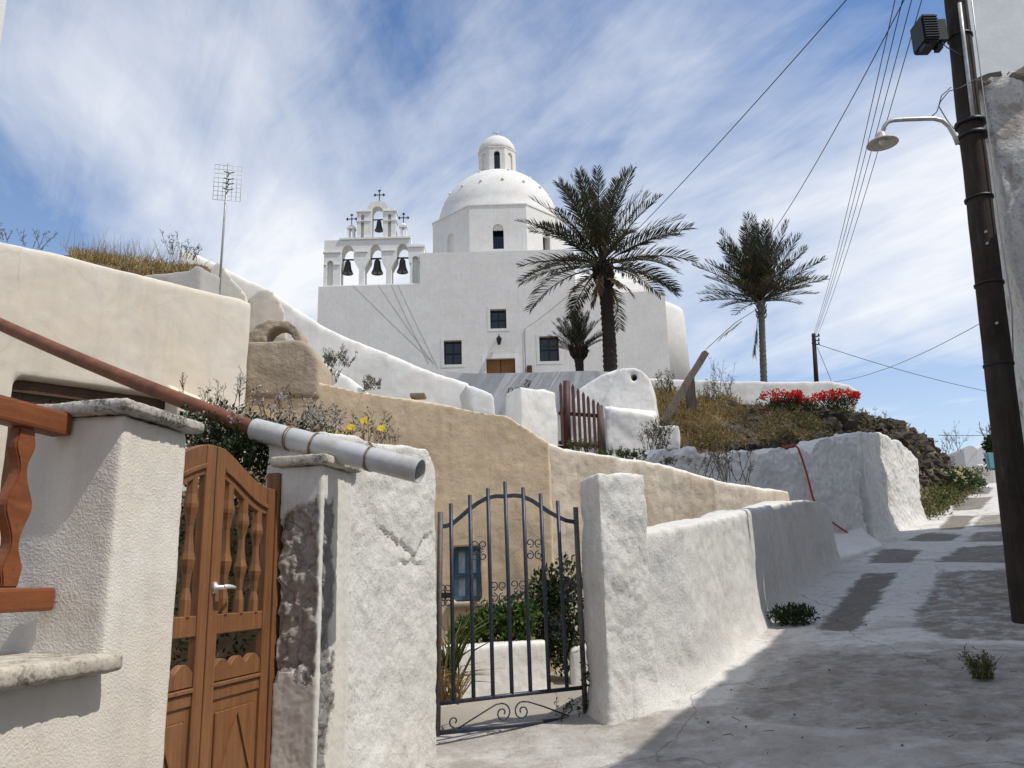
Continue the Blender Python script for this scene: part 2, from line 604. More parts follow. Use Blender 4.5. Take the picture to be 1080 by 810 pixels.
M['weathered'] = plaster_mat('weathered wall', (0.60, 0.58, 0.54), (0.30, 0.26, 0.21), 0.95, 0.6, 0.9, (0.14, 0.12, 0.1), grain=16, bump=1.0, bdist=0.03, lump=4.0)
M['stone'] = plaster_mat('bare stone', (0.26, 0.22, 0.17), (0.15, 0.12, 0.09), 0.9, 0.0, 0.8, (0.07, 0.06, 0.05), grain=14, bump=1.0, bdist=0.03)
M['lava'] = plaster_mat('dark lava rubble', (0.062, 0.052, 0.046), (0.12, 0.095, 0.07), 0.7, 0.0, 0.5, (0.03, 0.026, 0.024), grain=14, bump=1.0, bdist=0.03)
M['soil'] = plaster_mat('dry soil', (0.20, 0.145, 0.085), (0.13, 0.095, 0.06), 0.9, 0.0, 0.6, (0.07, 0.055, 0.04), grain=9, bump=1.0, bdist=0.05)
M['floor'] = plaster_mat('cement floor', (0.36, 0.325, 0.28), (0.26, 0.23, 0.19), 0.8, 0.0, 0.5, grain=20, bump=0.5, bdist=0.006)
M['graffiti'] = plain_mat('black spray paint', (0.05, 0.05, 0.055), 0.8)

M['leaf_dark'] = leaf_mat('dark leaves', [(0.018, 0.035, 0.012), (0.035, 0.06, 0.02), (0.06, 0.085, 0.03)])
M['leaf_green'] = leaf_mat('fresh leaves', [(0.035, 0.075, 0.014), (0.065, 0.12, 0.025), (0.12, 0.17, 0.04)])
M['leaf_grey'] = leaf_mat('grey green leaves', [(0.07, 0.08, 0.045), (0.11, 0.12, 0.07), (0.16, 0.16, 0.10)])
M['leaf_olive'] = leaf_mat('olive weeds', [(0.06, 0.075, 0.02), (0.10, 0.11, 0.03), (0.17, 0.16, 0.055)])
M['dry'] = leaf_mat('dry grass', [(0.20, 0.125, 0.045), (0.42, 0.29, 0.12), (0.30, 0.21, 0.085), (0.52, 0.40, 0.20), (0.16, 0.12, 0.06), (0.20, 0.19, 0.07)])
M['scrub'] = leaf_mat('dry scrub', [(0.08, 0.065, 0.04), (0.19, 0.145, 0.07), (0.13, 0.13, 0.055), (0.28, 0.21, 0.10)])
M['straw'] = leaf_mat('straw blades', [(0.36, 0.26, 0.12), (0.48, 0.36, 0.18), (0.24, 0.20, 0.08)])
M['twig'] = leaf_mat('dead twigs', [(0.10, 0.075, 0.055), (0.19, 0.15, 0.115)], trans=False)
M['flower_white'] = leaf_mat('pale lilac florets', [(0.56, 0.51, 0.47), (0.70, 0.66, 0.60), (0.44, 0.38, 0.35)])
M['flower_yellow'] = leaf_mat('yellow petals', [(0.70, 0.50, 0.02), (0.80, 0.62, 0.05)])
M['flower_cream'] = leaf_mat('pale yellow flowers', [(0.60, 0.55, 0.25), (0.72, 0.68, 0.42)])
M['flower_red'] = leaf_mat('red blossom', [(0.52, 0.030, 0.022), (0.68, 0.055, 0.04), (0.45, 0.02, 0.03)])
M['palm_leaf'] = leaf_mat('palm leaflets', [(0.018, 0.021, 0.011), (0.032, 0.034, 0.019), (0.058, 0.058, 0.034), (0.10, 0.09, 0.06)], rough=0.4)
M['palm_dead'] = leaf_mat('dead palm leaflets', [(0.15, 0.105, 0.06), (0.24, 0.18, 0.11), (0.10, 0.07, 0.045)])
M['palm_trunk'] = plaster_mat('palm bark', (0.045, 0.036, 0.029), (0.024, 0.019, 0.015), 0.9, 0.0, 0.9, (0.02, 0.016, 0.013), grain=10, bump=1.0, bdist=0.05, lump=8)
M['palm_trunk_grey'] = plaster_mat('grey palm bark', (0.20, 0.185, 0.165), (0.12, 0.105, 0.09), 0.9, 0.0, 0.7, (0.07, 0.06, 0.05), grain=10, bump=1.0, bdist=0.05, lump=8)

def sstep(a, b, x):
    k = max(0.0, min(1.0, (x - a) / (b - a)))
    return k * k * (3 - 2 * k)


# ================================================================== THE SETTING: ground, lane, courtyard floor, bank
E1 = hit_road(908, 574)
E2 = hit_road(978, 549)
RW0 = Vector((pix(684, 480, 13.6).x, 13.6))      # far left end of the retaining wall


def retain_y(x):
    f = (x - RW0.x) / (E1.x - RW0.x)
    return RW0.y + (E1.y - RW0.y) * f


def hill(x, y):
    t, u = tu(x, y)
    zr = zroad_t(t)
    if u > -3.2:
        return zr - 0.5
    if x < E1.x + 0.2 and y < retain_y(min(x, E1.x)) + 0.1:
        return 2.4 if x < 1.2 and y > 10.6 else zr - 0.5
    if x < 2.6 and y < 25.2:
        return 2.6
    u += lerp_tab([(10, 1.2), (18.6, 1.25), (21, 0.95), (22.3, 0.4), (24, 0.0)], t)
    if u > -3.2:
        return zr - 0.5
    rise = lerp_tab([(12, 2.5), (15, 3.2), (20, 3.5), (26, 3.1), (29, 2.9), (31, 2.4), (33, 1.7), (35.5, 0.9), (38, 0.1), (40, -0.2)], t)
    lat = 0.8 * sstep(-3.25, -4.3, u) + 0.2 * sstep(-4.0, -6.0, u)
    b = zr - 0.1 + rise * lat
    if x < E1.x + 1.5:
        r = y - retain_y(x)
        b2 = 3.2 + r * 0.47 if r < 7.0 else 6.49 + (r - 7.0) * 0.10
        k = sstep(E1.x + 1.5, E1.x - 1.5, x)
        b = b * (1 - k) + b2 * k
    b = min(b, 6.45 + 0.02 * y)
    b = zr - 0.4 + (b - zr + 0.4) * sstep(-3.2, -3.5, u)
    if x < 6 and y > 24:
        b = max(b, 6.3 + (y - 24) * 0.27 * sstep(7, 4, x))
    return b


def hilln(x, y):
    t, u = tu(x, y)
    k = sstep(-3.4, -4.2, u)
    return hill(x, y) + k * (0.22 * noise.fractal(Vector((x * 0.8, y * 0.8, 1.3)), 1, 2, 4) + 0.06 * noise.noise(Vector((x * 4, y * 4, 0))))


# far ground reaching the horizon
mb = MB()
xs = [-600, -200, -80, -40, -20, -10, -4, 0, 4, 8, 12, 20, 40, 80, 200, 600]
ys = [-200, -60, -20, -8, -2, 2, 6, 9, 10.5, 12, 16, 20, 24, 28, 34, 42, 60, 120, 300, 900]
gv = [[mb.bm.verts.new((x, y, (min(hill(x, y), zroad(x, y) - 0.5) if y < 46 else 3.5 - max(0, y - 60) * 0.05) - 0.3)) for x in xs] for y in ys]
for a, b in zip(gv, gv[1:]):
    for i in range(len(xs) - 1):
        mb.bm.faces.new([a[i], a[i + 1], b[i + 1], b[i]])
structure('ground', mb, M['soil'])

# planted bank above the retaining wall
mb = MB()
nx, ny = 150, 175
x0, x1, y0, y1 = -3.0, 26.0, 11.0, 46.0
gv = []
for j in range(ny + 1):
    row = []
    for i in range(nx + 1):
        x = x0 + (x1 - x0) * i / nx
        y = y0 + (y1 - y0) * j / ny
        row.append(mb.bm.verts.new((x, y, hilln(x, y))))
    gv.append(row)
for a, b in zip(gv, gv[1:]):
    for i in range(nx):
        f = mb.bm.faces.new([a[i], a[i + 1], b[i + 1], b[i]])
        f.smooth = True
bank = structure('hillside', mb, M['soil'])

# the lane: grey cement slabs in a whitewashed ground
SLABS = [
    ([(772, 753), (812, 716), (842, 690), (880, 686), (1000, 688), (1100, 694), (1150, 760), (1085, 776), (1010, 783), (900, 766), (820, 764)], 0.62, 0.25),
    ([(862, 664), (884, 636), (911, 604), (948, 602), (930, 630), (903, 664)], 0.95, 0.85),
    ([(958, 657), (972, 632), (988, 603), (1100, 598), (1150, 676), (1075, 676), (1000, 672)], 0.72, 0.30),
    ([(913, 593), (930, 578), (974, 579), (960, 593)], 0.95, 0.75),
    ([(985, 593), (1012, 577), (1090, 573), (1110, 592)], 0.9, 0.45),
    ([(953, 570), (975, 562), (1018, 563), (1002, 570)], 0.95, 0.75),
    ([(1016, 571), (1030, 561), (1090, 558), (1100, 571)], 0.85, 0.4),
    ([(989, 558), (1003, 543), (1028, 544), (1016, 558)], 1.0, 0.85),
    ([(1022, 556), (1036, 543), (1085, 541), (1095, 556)], 0.8, 0.4),
    ([(1004, 538), (1008, 526), (1048, 523), (1034, 537)], 0.95, 0.6),
    ([(1014, 521), (1019, 514), (1048, 514), (1042, 521)], 0.95, 0.65),
]
slab_w = [([(hit_road(*p).x, hit_road(*p).y) for p in poly], a, dk) for poly, a, dk in SLABS]


def inside(poly, x, y):
    c = False
    n = len(poly)
    for i in range(n):
        xi, yi = poly[i]
        xj, yj = poly[i - 1]
        if (yi > y) != (yj > y) and x < (xj - xi) * (y - yi) / (yj - yi) + xi:
            c = not c
    return c


def edge_d(poly, x, y):
    best = 9
    n = len(poly)
    for i in range(n):
        ax, ay = poly[i - 1]
        bx, by = poly[i]
        dx, dy = bx - ax, by - ay
        k = max(0, min(1, ((x - ax) * dx + (y - ay) * dy) / (dx * dx + dy * dy + 1e-9)))
        best = min(best, math.hypot(ax + k * dx - x, ay + k * dy - y))
    return best if inside(poly, x, y) else -best


mb = MB()
ts = []
t = -9.0
while t < 46:
    ts.append(t)
    t += 0.5 if t < 3.5 else (0.045 if t < 9 else (0.07 if t < 15 else (0.14 if t < 40 else 1.0)))
ULEFT = [(-9, -4.5), (1.5, -3.2), (3.0, -3.9), (4.2, -4.35), (5.2, -4.3), (5.75, -3.9), (6.2, -3.3), (6.5, -3.05), (9, -3.35), (13, -3.5), (16, -3.95), (19, -4.0), (22, -3.6), (46, -4.6)]
NU = 150
gv, a_s, a_d, a_w = [], [], [], []
for t in ts:
    ul, ur = lerp_tab(ULEFT, t), 3.2
    row = []
    for k in range(NU + 1):
        f = k / NU
        f = f * 0.72 if f < 0.9 else 0.648 + (f - 0.9) * 3.52
        u = ul + (ur - ul) * f
        p = xy(t, u)
        z = zroad_t(t)
        # lip against the walls, gentle dishing, low cross ridges between the slabs
        z += 0.05 * sstep(0.45, 0.0, u - ul) * (1 if t > 6.3 else 0.3)
        z += 0.018 * noise.fractal(Vector((p.x * 1.1, p.y * 1.1, 0)), 1, 2, 5)
        wx = p.x + 0.045 * noise.fractal(Vector((p.x * 2.6, p.y * 2.6, 4)), 1, 2, 5)
        wy = p.y + 0.045 * noise.fractal(Vector((p.x * 2.6, p.y * 2.6, 9)), 1, 2, 5)
        s_, d_ = 0.0, 0.0
        for poly, a, dk in slab_w:
            e = edge_d(poly, wx, wy)
            if e > -0.12:
                k2 = sstep(-0.10, 0.09, e)
                if k2 * a > s_:
                    s_, d_ = k2 * a * 0.88, dk
        z -= 0.02 * s_
        nz_ = 0.25 * noise.fractal(Vector((p.x * 1.4, p.y * 1.4, 3)), 1, 2, 4)
        a_w.append(min(1.0, max(sstep(0.75 + nz_, 0.25, u - ul) * sstep(5.6, 6.4, t), sstep(8.3, 8.8, t + nz_), 0.40 + 0.5 * nz_)))
        a_s.append(s_)
        a_d.append(d_)
        row.append(mb.bm.verts.new((p.x, p.y, z)))
    gv.append(row)
for a, b in zip(gv, gv[1:]):
    for i in range(NU):
        f = mb.bm.faces.new([a[i], a[i + 1], b[i + 1], b[i]])
        f.smooth = True

mt, q = new_mat('whitewashed lane')
co = q.n('ShaderNodeTexCoord').outputs['Object']
wt_a = q.n('ShaderNodeAttribute', attribute_name='white').outputs['Fac']
sl = q.n('ShaderNodeAttribute', attribute_name='slab').outputs['Fac']
dk = q.n('ShaderNodeAttribute', attribute_name='dark').outputs['Fac']
med0 = q.noise(co, 4, 8, 0.7)
wear = q.noise(co, 1.7, 9, 0.72, 0.6)
fine = q.noise(co, 28, 7, 0.7)
med = q.noise(co, 7, 7, 0.7)
wash = q.mix(q.ramp(wear, [(0.36, 0.0), (0.66, 1.0)]), (0.50, 0.475, 0.44), (0.34, 0.315, 0.28))
wash = q.mix(q.ramp(q.math('ADD', wt_a, q.math('MULTIPLY', q.math('SUBTRACT', med0, 0.5), 1.2)), [(0.35, 0.0), (0.75, 1.0)]), wash, (0.68, 0.66, 0.62))
wash = q.mix(q.ramp(med, [(0.5, 0.0), (0.72, 0.6)]), wash, (0.30, 0.275, 0.24))
cem = q.mix(q.ramp(q.noise(co, 2.6, 8, 0.7), [(0.35, 0.0), (0.65, 1.0)]), (0.33, 0.31, 0.28), (0.24, 0.215, 0.185))
cem = q.mix(q.math('MULTIPLY', dk, 0.75), cem, (0.19, 0.165, 0.14))
cem = q.mix(q.ramp(q.noise(co, 11, 6, 0.7), [(0.55, 0.0), (0.75, 0.5)]), cem, (0.42, 0.39, 0.35))
slm = q.math('ADD', sl, q.math('ADD', q.math('MULTIPLY', q.math('SUBTRACT', med, 0.5), 1.2), q.math('MULTIPLY', q.math('SUBTRACT', med0, 0.5), 1.3)))
slm = q.ramp(slm, [(0.25, 0.0), (0.70, 1.0)])
c = q.mix(slm, wash, cem)
stn = q.noise(q.map(co, loc=(8, 3, 0)), 0.8, 8, 0.65, 0.5)
c = q.mix(q.ramp(stn, [(0.52, 0.0), (0.68, 0.55)]), c, (0.22, 0.17, 0.12))
c = q.mix(q.ramp(fine, [(0.58, 0.0), (0.74, 0.5)]), c, (0.13, 0.115, 0.10))
vc = q.n('ShaderNodeTexVoronoi', {'Vector': q.mix(0.3, co, q.n('ShaderNodeTexNoise', {'Vector': co, 'Scale': 2.2, 'Detail': 6.0}).outputs['Color']), 'Scale': 0.75}, feature='DISTANCE_TO_EDGE').outputs['Distance']
c = q.mix(q.ramp(vc, [(0.0, 0.45), (0.008, 0.0)]), c, (0.07, 0.06, 0.05))
nrm = q.bump(med, 0.6, 0.03)
nrm = q.bump(fine, 0.7, 0.012, nrm)
finish(q, c, 0.9, nrm, spec=0.15)
lane = structure('lane', mb, mt, {'slab': a_s, 'dark': a_d, 'white': a_w})

# courtyard floor behind the iron gate
mb = MB()
cy = [(-2.4, 6.4), (0.7, 6.75), (1.35, 7.2), (4.3, 11.4), (3.9, 11.8), (0.0, 10.4), (-3.4, 10.4)]
mb.prism(cy, -0.2, [0.38, 0.40, 0.47, 0.75, 0.75, 0.62, 0.55])
structure('courtyard_floor', mb, M['floor'])
# ground between the wooden gate and the house
mb = MB()
mb.prism([(-9, -2), (-1.75, -2), (-1.62, 3), (-1.3, 5.0), (-0.9, 6.3), (-2.4, 6.5), (-3.3, 9.6), (-9, 9.6)], -0.6, 0.12)
structure('yard_ground', mb, M['soil'])

# ================================================================== LEFT FOREGROUND
SD = Vector((0.172, 0.985, 0)).normalized()       # line of the street front
SN = Vector((SD.y, -SD.x, 0))                      # its outward side (towards the lane)
UPV = Vector((0, 0, 1))
PA = Vector((pix(102, 560, 2.92).x + 0.06, 2.92, 0))      # near corner of the big stucco pillar


def sf(s, n, z=0.0):
    """point s metres along the street front from PA, n metres out of it"""
    return Vector((PA.x + SD.x * s + SN.x * n, PA.y + SD.y * s + SN.y * n, z))


def quad_sf(s0, s1, n0, n1):
    return [tuple(sf(a, b).xy) for a, b in ((s0, n0), (s1, n0), (s1, n1), (s0, n1))]


ztop1 = pix(117, 436, 2.92).z
pl = thing('gate_pillar', sf(0.2, -0.2, 0), 'tall cream stucco pillar with mossy slab cap, between wooden railing and wooden gate', 'pillar')
zl = pix(84, 688, 2.92).z
mb = MB()
mb.prism(quad_sf(0, 0.42, -0.44, 0), 0.0, ztop1)
mb.prism(quad_sf(-2.2, 0.2, -0.30, 0), 0.0, zl - 0.065)
plaster(mb, 0.016, 2, 0.004, 4.0, 0.0012)
is_low = lambda c: (c - PA).dot(SD) < 0.0 and c.z < zl - 0.02
mb_low = keep_faces(mb, is_low)
mb_pil = keep_faces(mb, lambda c: not is_low(c))
mb.bm.free()
obj('shaft', mb_pil, M['stucco'], pl)
mb = MB()
zc = ztop1 + 0.001
pts = quad_sf(-0.05, 0.47, -0.52, 0.05)
mb.prism(pts, zc, zc + 0.045)
plaster(mb, 0.011, 1, 0.006, 9.0, 0.003)
obj('cap', mb, M['cap'], pl)

# low wall under the railing, ledge on top
lw = thing('low_wall', sf(-1.5, -0.15, 0), 'low white stucco wall with a stained ledge, under the wooden railing', 'wall')
obj('wall_body', mb_low, M['stucco'], lw)
mb = MB()
mb.prism(quad_sf(-2.2, -0.002, -0.46, 0.085), zl - 0.062, zl + 0.0)
plaster(mb, 0.014, 2, 0.004, 8.0, 0.002)
obj('ledge', mb, M['ledge'], lw)

# wooden railing
RN = -0.235
z_tr = pix(68, 445, 2.88).z
z_br = pix(48, 632, 2.88).z
rl = thing('wooden_railing', sf(-1.5, RN, zl), 'varnished brown wooden railing with wavy balusters on the stained ledge', 'railing')


def soft_bar(mb, a, b, w, h, bev=0.01):
    k = MB()
    k.bar(a, b, w, h)
    bmesh.ops.bevel(k.bm, geom=k.bm.edges[:], offset=bev, segments=2, affect='EDGES', profile=0.6)
    me = bpy.data.meshes.new('tmp')
    k.bm.to_mesh(me)
    k.bm.free()
    mb.bm.from_mesh(me)
    bpy.data.meshes.remove(me)


for zz, hh in ((z_tr, 0.082), (z_br, 0.078)):
    mb = MB()
    soft_bar(mb, sf(-2.2, RN, zz), sf(-0.012, RN, zz), 0.085, hh, 0.012)
    obj('rail', mb, M['rail_wood'], rl)
# wavy sawn balusters
zb0, zb1 = z_br + 0.04, z_tr - 0.042
H = zb1 - zb0


def wavy(h):
    """half width along the sawn board"""
    f = h / H
    w = 0.035
    for c0, s0, a0 in ((0.5, 0.10, 0.026), (0.27, 0.10, -0.016), (0.73, 0.10, -0.016), (0.12, 0.06, 0.012), (0.88, 0.06, 0.012)):
        w += a0 * math.exp(-((f - c0) / s0) ** 2)
    return w


for i in range(9):
    s0 = -0.20 - i * 0.21
    mb = MB()
    hs = [H * k / 30 for k in range(31)]
    outl = [(-wavy(h), h) for h in hs] + [(wavy(h), h) for h in reversed(hs)]
    mb.plate(outl, [], lambda p: sf(s0 + p[0], RN - 0.022, zb0 + p[1]), SN * 0.044)
    bmesh.ops.bevel(mb.bm, geom=[e for e in mb.bm.edges if len(e.link_faces) == 2 and e.calc_face_angle(0) > 0.9], offset=0.005, segments=2, affect='EDGES')
    obj('baluster', mb, M['rail_wood'], rl)

# ------------------------------------------------------------------ wooden double gate
GN = -0.335
gate_s1 = 1.93      # right end of the opening along the street front (at the second pillar)
gate_s0 = 0.50
LW = (gate_s1 - 0.09 - gate_s0 - 0.02) / 2
sj = gate_s0 + 0.01 + LW          # joint


def on_gate(px, py):
    """height on the gate plane"""
    d = ray(px, py)
    o = Vector((0, 0, CAMZ))
    p0 = sf(0, GN)
    k = ((p0 - o).dot(SN)) / d.dot(SN)
    p = o + d * k
    s = (p - PA).xy.dot(SD.xy)
    return s, p.z


s_j, z_peak = on_gate(222, 471)
s_r, z_end = on_gate(284, 517)
_, z_rail1t = on_gate(222, 648)
_, z_rail1b = on_gate(222, 669)
_, z_wave = on_gate(246, 690)
_, z_mid = on_gate(222, 712)
_, z_pan = on_gate(222, 724)
print('GATE', s_j, sj, z_peak, z_end, z_rail1t, z_rail1b, z_wave, z_mid, s_r)
wg = thing('wooden_gate', sf(sj, GN, 0.1), 'varnished brown wooden double gate with turned balusters and a white lever handle', 'gate')
zb = 0.14


def gp(s, z, n=0.0):
    return sf(s, GN + n, z)


def panel(mb, pts, th, n0=0.0, bev=0.004):
    k = MB()
    k.plate(pts, [], lambda p: gp(p[0], p[1], n0), SN * th)
    if bev:
        bmesh.ops.bevel(k.bm, geom=[e for e in k.bm.edges if len(e.link_faces) == 2 and e.calc_face_angle(0) > 0.9], offset=bev, segments=1, affect='EDGES')
    me = bpy.data.meshes.new('tmp')
    k.bm.to_mesh(me)
    k.bm.free()
    mb.bm.from_mesh(me)
    bpy.data.meshes.remove(me)


for side in (1, -1):            # 1 = far leaf, -1 = near leaf
    a = sj + side * 0.006
    b = sj + side * LW
    rect = lambda u0, u1, z0, z1: [(a + side * u0, z0), (a + side * u1, z0), (a + side * u1, z1), (a + side * u0, z1)]
    W = LW - 0.006
    st = 0.085
    top = lambda u: z_peak - (z_peak - z_end) * (0.5 - 0.5 * math.cos(math.pi * min(1, max(0, (u - 0.04) / (W - 0.08))) ** 0.85)) * 1.0
    mb = MB()
    us = [W * k / 14 for k in range(15)]
    # stiles
    panel(mb, [(a + side * u, zb) for u in (0, st)] + [(a + side * st, top(st)), (a, top(0))], 0.042)
    panel(mb, [(a + side * u, zb) for u in (W - st, W)] + [(a + side * W, top(W)), (a + side * (W - st), top(W - st))], 0.042)
    ua = [st + (W - 2 * st) * k / 12 for k in range(13)]
    # arched head rail, with an applied moulding
    panel(mb, [(a + side * u, top(u) - 0.15 - 0.012 * math.sin(math.pi * k / 12)) for k, u in enumerate(ua)] + [(a + side * u, top(u)) for u in reversed(ua)], 0.036)
    panel(mb, [(a + side * u, top(u) - 0.118) for u in ua] + [(a + side * u, top(u) - 0.094) for u in reversed(ua)], 0.012, 0.036, 0.003)
    panel(mb, rect(st, W - st, z_rail1b, z_rail1t), 0.036)
    # wave-cut rail
    zw0 = z_mid - 0.0
    nw = 3
    wp = [(a + side * (st + (W - 2 * st) * k / 36), z_wave + 0.040 * abs(math.sin(nw * math.pi * (k / 36))) - 0.045) for k in range(37)]
    panel(mb, [(a + side * st, zw0 - 0.03), (a + side * (W - st), zw0 - 0.03)] + list(reversed(wp)), 0.034, 0, 0.003)
    panel(mb, rect(st, W - st, zw0 - 0.055, zw0 - 0.035), 0.046, 0, 0.004)
    panel(mb, rect(st, W - st, zw0 - 0.115, zw0 - 0.057), 0.034)
    panel(mb, rect(st, W - st, zb, zb + 0.13), 0.036)
    leaf = obj('gate_leaf', mb, M['gate_wood'], wg)
    mb = MB()
    panel(mb, rect(st - 0.01, W - st + 0.01, zb + 0.12, zw0 - 0.11), 0.018, 0.006, 0)
    panel(mb, rect(st + 0.045, W - st - 0.045, zb + 0.18, zw0 - 0.17), 0.010, 0.024, 0.008)
    zm = (zb + zw0) / 2
    hw, hh = (W - 2 * st) * 0.36, (zw0 - zb) * 0.33
    cxs = a + side * (W / 2)
    for p0, p1 in (((cxs, zm + hh), (cxs + hw, zm)), ((cxs + hw, zm), (cxs, zm - hh)), ((cxs, zm - hh), (cxs - hw, zm)), ((cxs - hw, zm), (cxs, zm + hh))):
        mb.bar(gp(p0[0], p0[1], 0.037), gp(p1[0], p1[1], 0.037), 0.012, 0.016, SN)
    obj('panel', mb, M['gate_wood'], leaf)
    for k in range(3):
        u = st + (W - 2 * st) * (k + 0.5) / 3 + 0.0
        z0, z1 = z_rail1t - 0.004, top(u) - 0.146
        hgt = z1 - z0
        prof = [(0.023, 0), (0.023, 0.12), (0.014, 0.20), (0.019, 0.30), (0.027, 0.36), (0.030, 0.40), (0.022, 0.46), (0.016, 0.56), (0.015, 0.64), (0.022, 0.72), (0.029, 0.77), (0.030, 0.80), (0.023, 0.87), (0.022, 1.0)]
        prof = [(r * 1.15, h * hgt) for r, h in prof]
        mb = MB()
        mb.lathe(prof, gp(a + side * u, z0, 0.018), 8, smooth=False, phase=R(22.5))
        obj('baluster', mb, M['gate_wood'], leaf)
    if side == 1:
        sh, zh = on_gate(219, 620)
        mb = MB()
        mb.box(gp(a + 0.03, zh, 0.046), (0.032, 0.055, 0.008), (SD, UPV, SN))
        ax = (SD, UPV, SN)
        mb.lathe([(0.022, 0), (0.022, 0.006), (0.012, 0.012), (0.011, 0.05)], gp(a + 0.03, zh, 0.05), 12, axis=ax)
        mb.tube([gp(a + 0.025, zh, 0.095), gp(a + 0.06, zh + 0.004, 0.098), gp(a + 0.11, zh + 0.002, 0.098), gp(a + 0.15, zh - 0.002, 0.092)], [0.012, 0.012, 0.009, 0.007], 8)
        obj('handle', mb, M['handle'], leaf)
# posts of the gate
for s_, zt in ((gate_s1 - 0.05, z_end + 0.10),):
    mb = MB()
    panel(mb, [(s_ - 0.045, zb - 0.05), (s_ + 0.048, zb - 0.05), (s_ + 0.048, zt), (s_ - 0.045, zt)], 0.075, -0.02, 0.006)
    obj('post', mb, M['gate_wood'], wg)

# ------------------------------------------------------------------ second pillar, plaster fallen from the stone
P2Y = pix(345, 600, 4.72)
s2 = 1.93
zt2 = pix(345, 490, 4.75).z
p2 = thing('gate_pillar', sf(s2 + 0.2, -0.2, 0), 'peeling white pillar with bare grey stone showing, under the grey pipe', 'pillar')
# its own frame: near corner at pixel column 345
Q0 = Vector((pix(336, 650, 4.74).x, 4.74, 0))
ql = Vector((pix(290, 650, 4.80).x, 4.80, 0)) - Q0
qd = Vector((0.22, 0.975, 0)).normalized()
mb = MB()
A_, B_ = Q0, Q0 + ql
mb.prism([tuple(A_.xy), tuple((A_ + qd * 0.42).xy), tuple((B_ + qd * 0.42).xy), tuple(B_.xy)], 0.0, zt2)
qln = ql.normalized()


def peel(co):
    """1 where the plaster has fallen off"""
    l = (co - Q0).dot(qln)
    dd = (co - Q0).dot(qd)
    n = 0.09 * noise.fractal(Vector((co.x * 7, co.y * 7, co.z * 5)), 1, 2, 5)
    n2 = 0.05 * noise.fractal(Vector((co.x * 14, co.y * 14, co.z * 9)), 1, 2, 4)
    z0 = 1.12 + n * 1.6
    z1 = zt2 - 0.22 - 0.10 * max(0, l - 0.08) / 0.2 + n
    if dd < 0.035:
        v = min(co.z - z0, z1 - co.z, l - 0.015 + n2 * 0.3)
    else:
        w = 0.19 + 0.12 * noise.noise(Vector((0, 3.1, co.z * 2.3))) + n2
        v = min(co.z - (0.55 + n), zt2 - 0.20 - co.z + n, w - dd, 0.1)
        v = v * 0.6
    return max(0.0, min(1.0, v / 0.02))


def peel_h(co, nr):
    k = peel(co)
    if k <= 0:
        return 0.0
    return -k * (0.020 + 0.034 * noise.fractal(co * 8, 1, 2, 4) + 0.012 * noise.noise(co * 28))


plaster(mb, 0.0105, 2, 0.005, 4.0, 0.002, 2.0)
pv = [peel(v.co) for v in mb.bm.verts]
side_ = [1.0 if (v.co - Q0).dot(qd) > 0.03 else 0.0 for v in mb.bm.verts]
mb.bm.normal_update()
for v, k in zip(mb.bm.verts, pv):
    if k > 0:
        v.co += v.normal * peel_h(v.co, v.normal)


def peel_extra(q, co, c, nrm):
    at = q.n('ShaderNodeAttribute', attribute_name='peel').outputs['Fac']
    si = q.n('ShaderNodeAttribute', attribute_name='streetside').outputs['Fac']
    vo = q.n('ShaderNodeTexVoronoi', {'Vector': q.mix(0.12, co, q.n('ShaderNodeTexNoise', {'Vector': co, 'Scale': 9.0, 'Detail': 5.0}).outputs['Color']), 'Scale': 8.5}, feature='DISTANCE_TO_EDGE').outputs['Distance']
    rn = q.math('MULTIPLY', q.noise(co, 17, 8, 0.75), q.math('ADD', 0.55, q.ramp(vo, [(0.0, 0.0), (0.12, 0.45)])))
    st = q.mix(q.ramp(rn, [(0.16, 0.0), (0.52, 1.0)]), (0.23, 0.205, 0.18), (0.62, 0.565, 0.495))
    st = q.mix(q.ramp(q.noise(co, 50, 4, 0.7), [(0.56, 0.0), (0.66, 0.8)]), st, (0.60, 0.55, 0.48))
    st = q.mix(si, st, q.mix(rn, (0.30, 0.29, 0.27), (0.44, 0.42, 0.39)))
    k = q.ramp(q.math('ADD', at, q.math('MULTIPLY', q.math('SUBTRACT', q.noise(co, 40, 4), 0.5), 0.5)), [(0.4, 0.0), (0.55, 1.0)])
    return q.mix(k, c, st), q.bump(q.math('MULTIPLY', rn, at), 1.0, 0.05, nrm)


M['peel'] = plaster_mat('peeling whitewash', (0.72, 0.70, 0.64), (0.62, 0.56, 0.47), 0.5, 0.25, 0.2, grain=26, bump=0.5, bdist=0.006, extra=peel_extra)
obj('shaft', mb, M['peel'], p2, {'peel': pv, 'streetside': side_})
mb = MB()
o1 = -qln * 0.045 - qd * 0.05
mb.prism([tuple((A_ + o1).xy), tuple((A_ + qd * 0.47 - qln * 0.045).xy), tuple((B_ + qd * 0.47 + qln * 0.05).xy), tuple((B_ + qln * 0.05 - qd * 0.05).xy)], zt2 + 0.001, zt2 + 0.058)
plaster(mb, 0.012, 2, 0.005, 9.0, 0.002, 3.0)
obj('cap', mb, M['ledge'], p2)

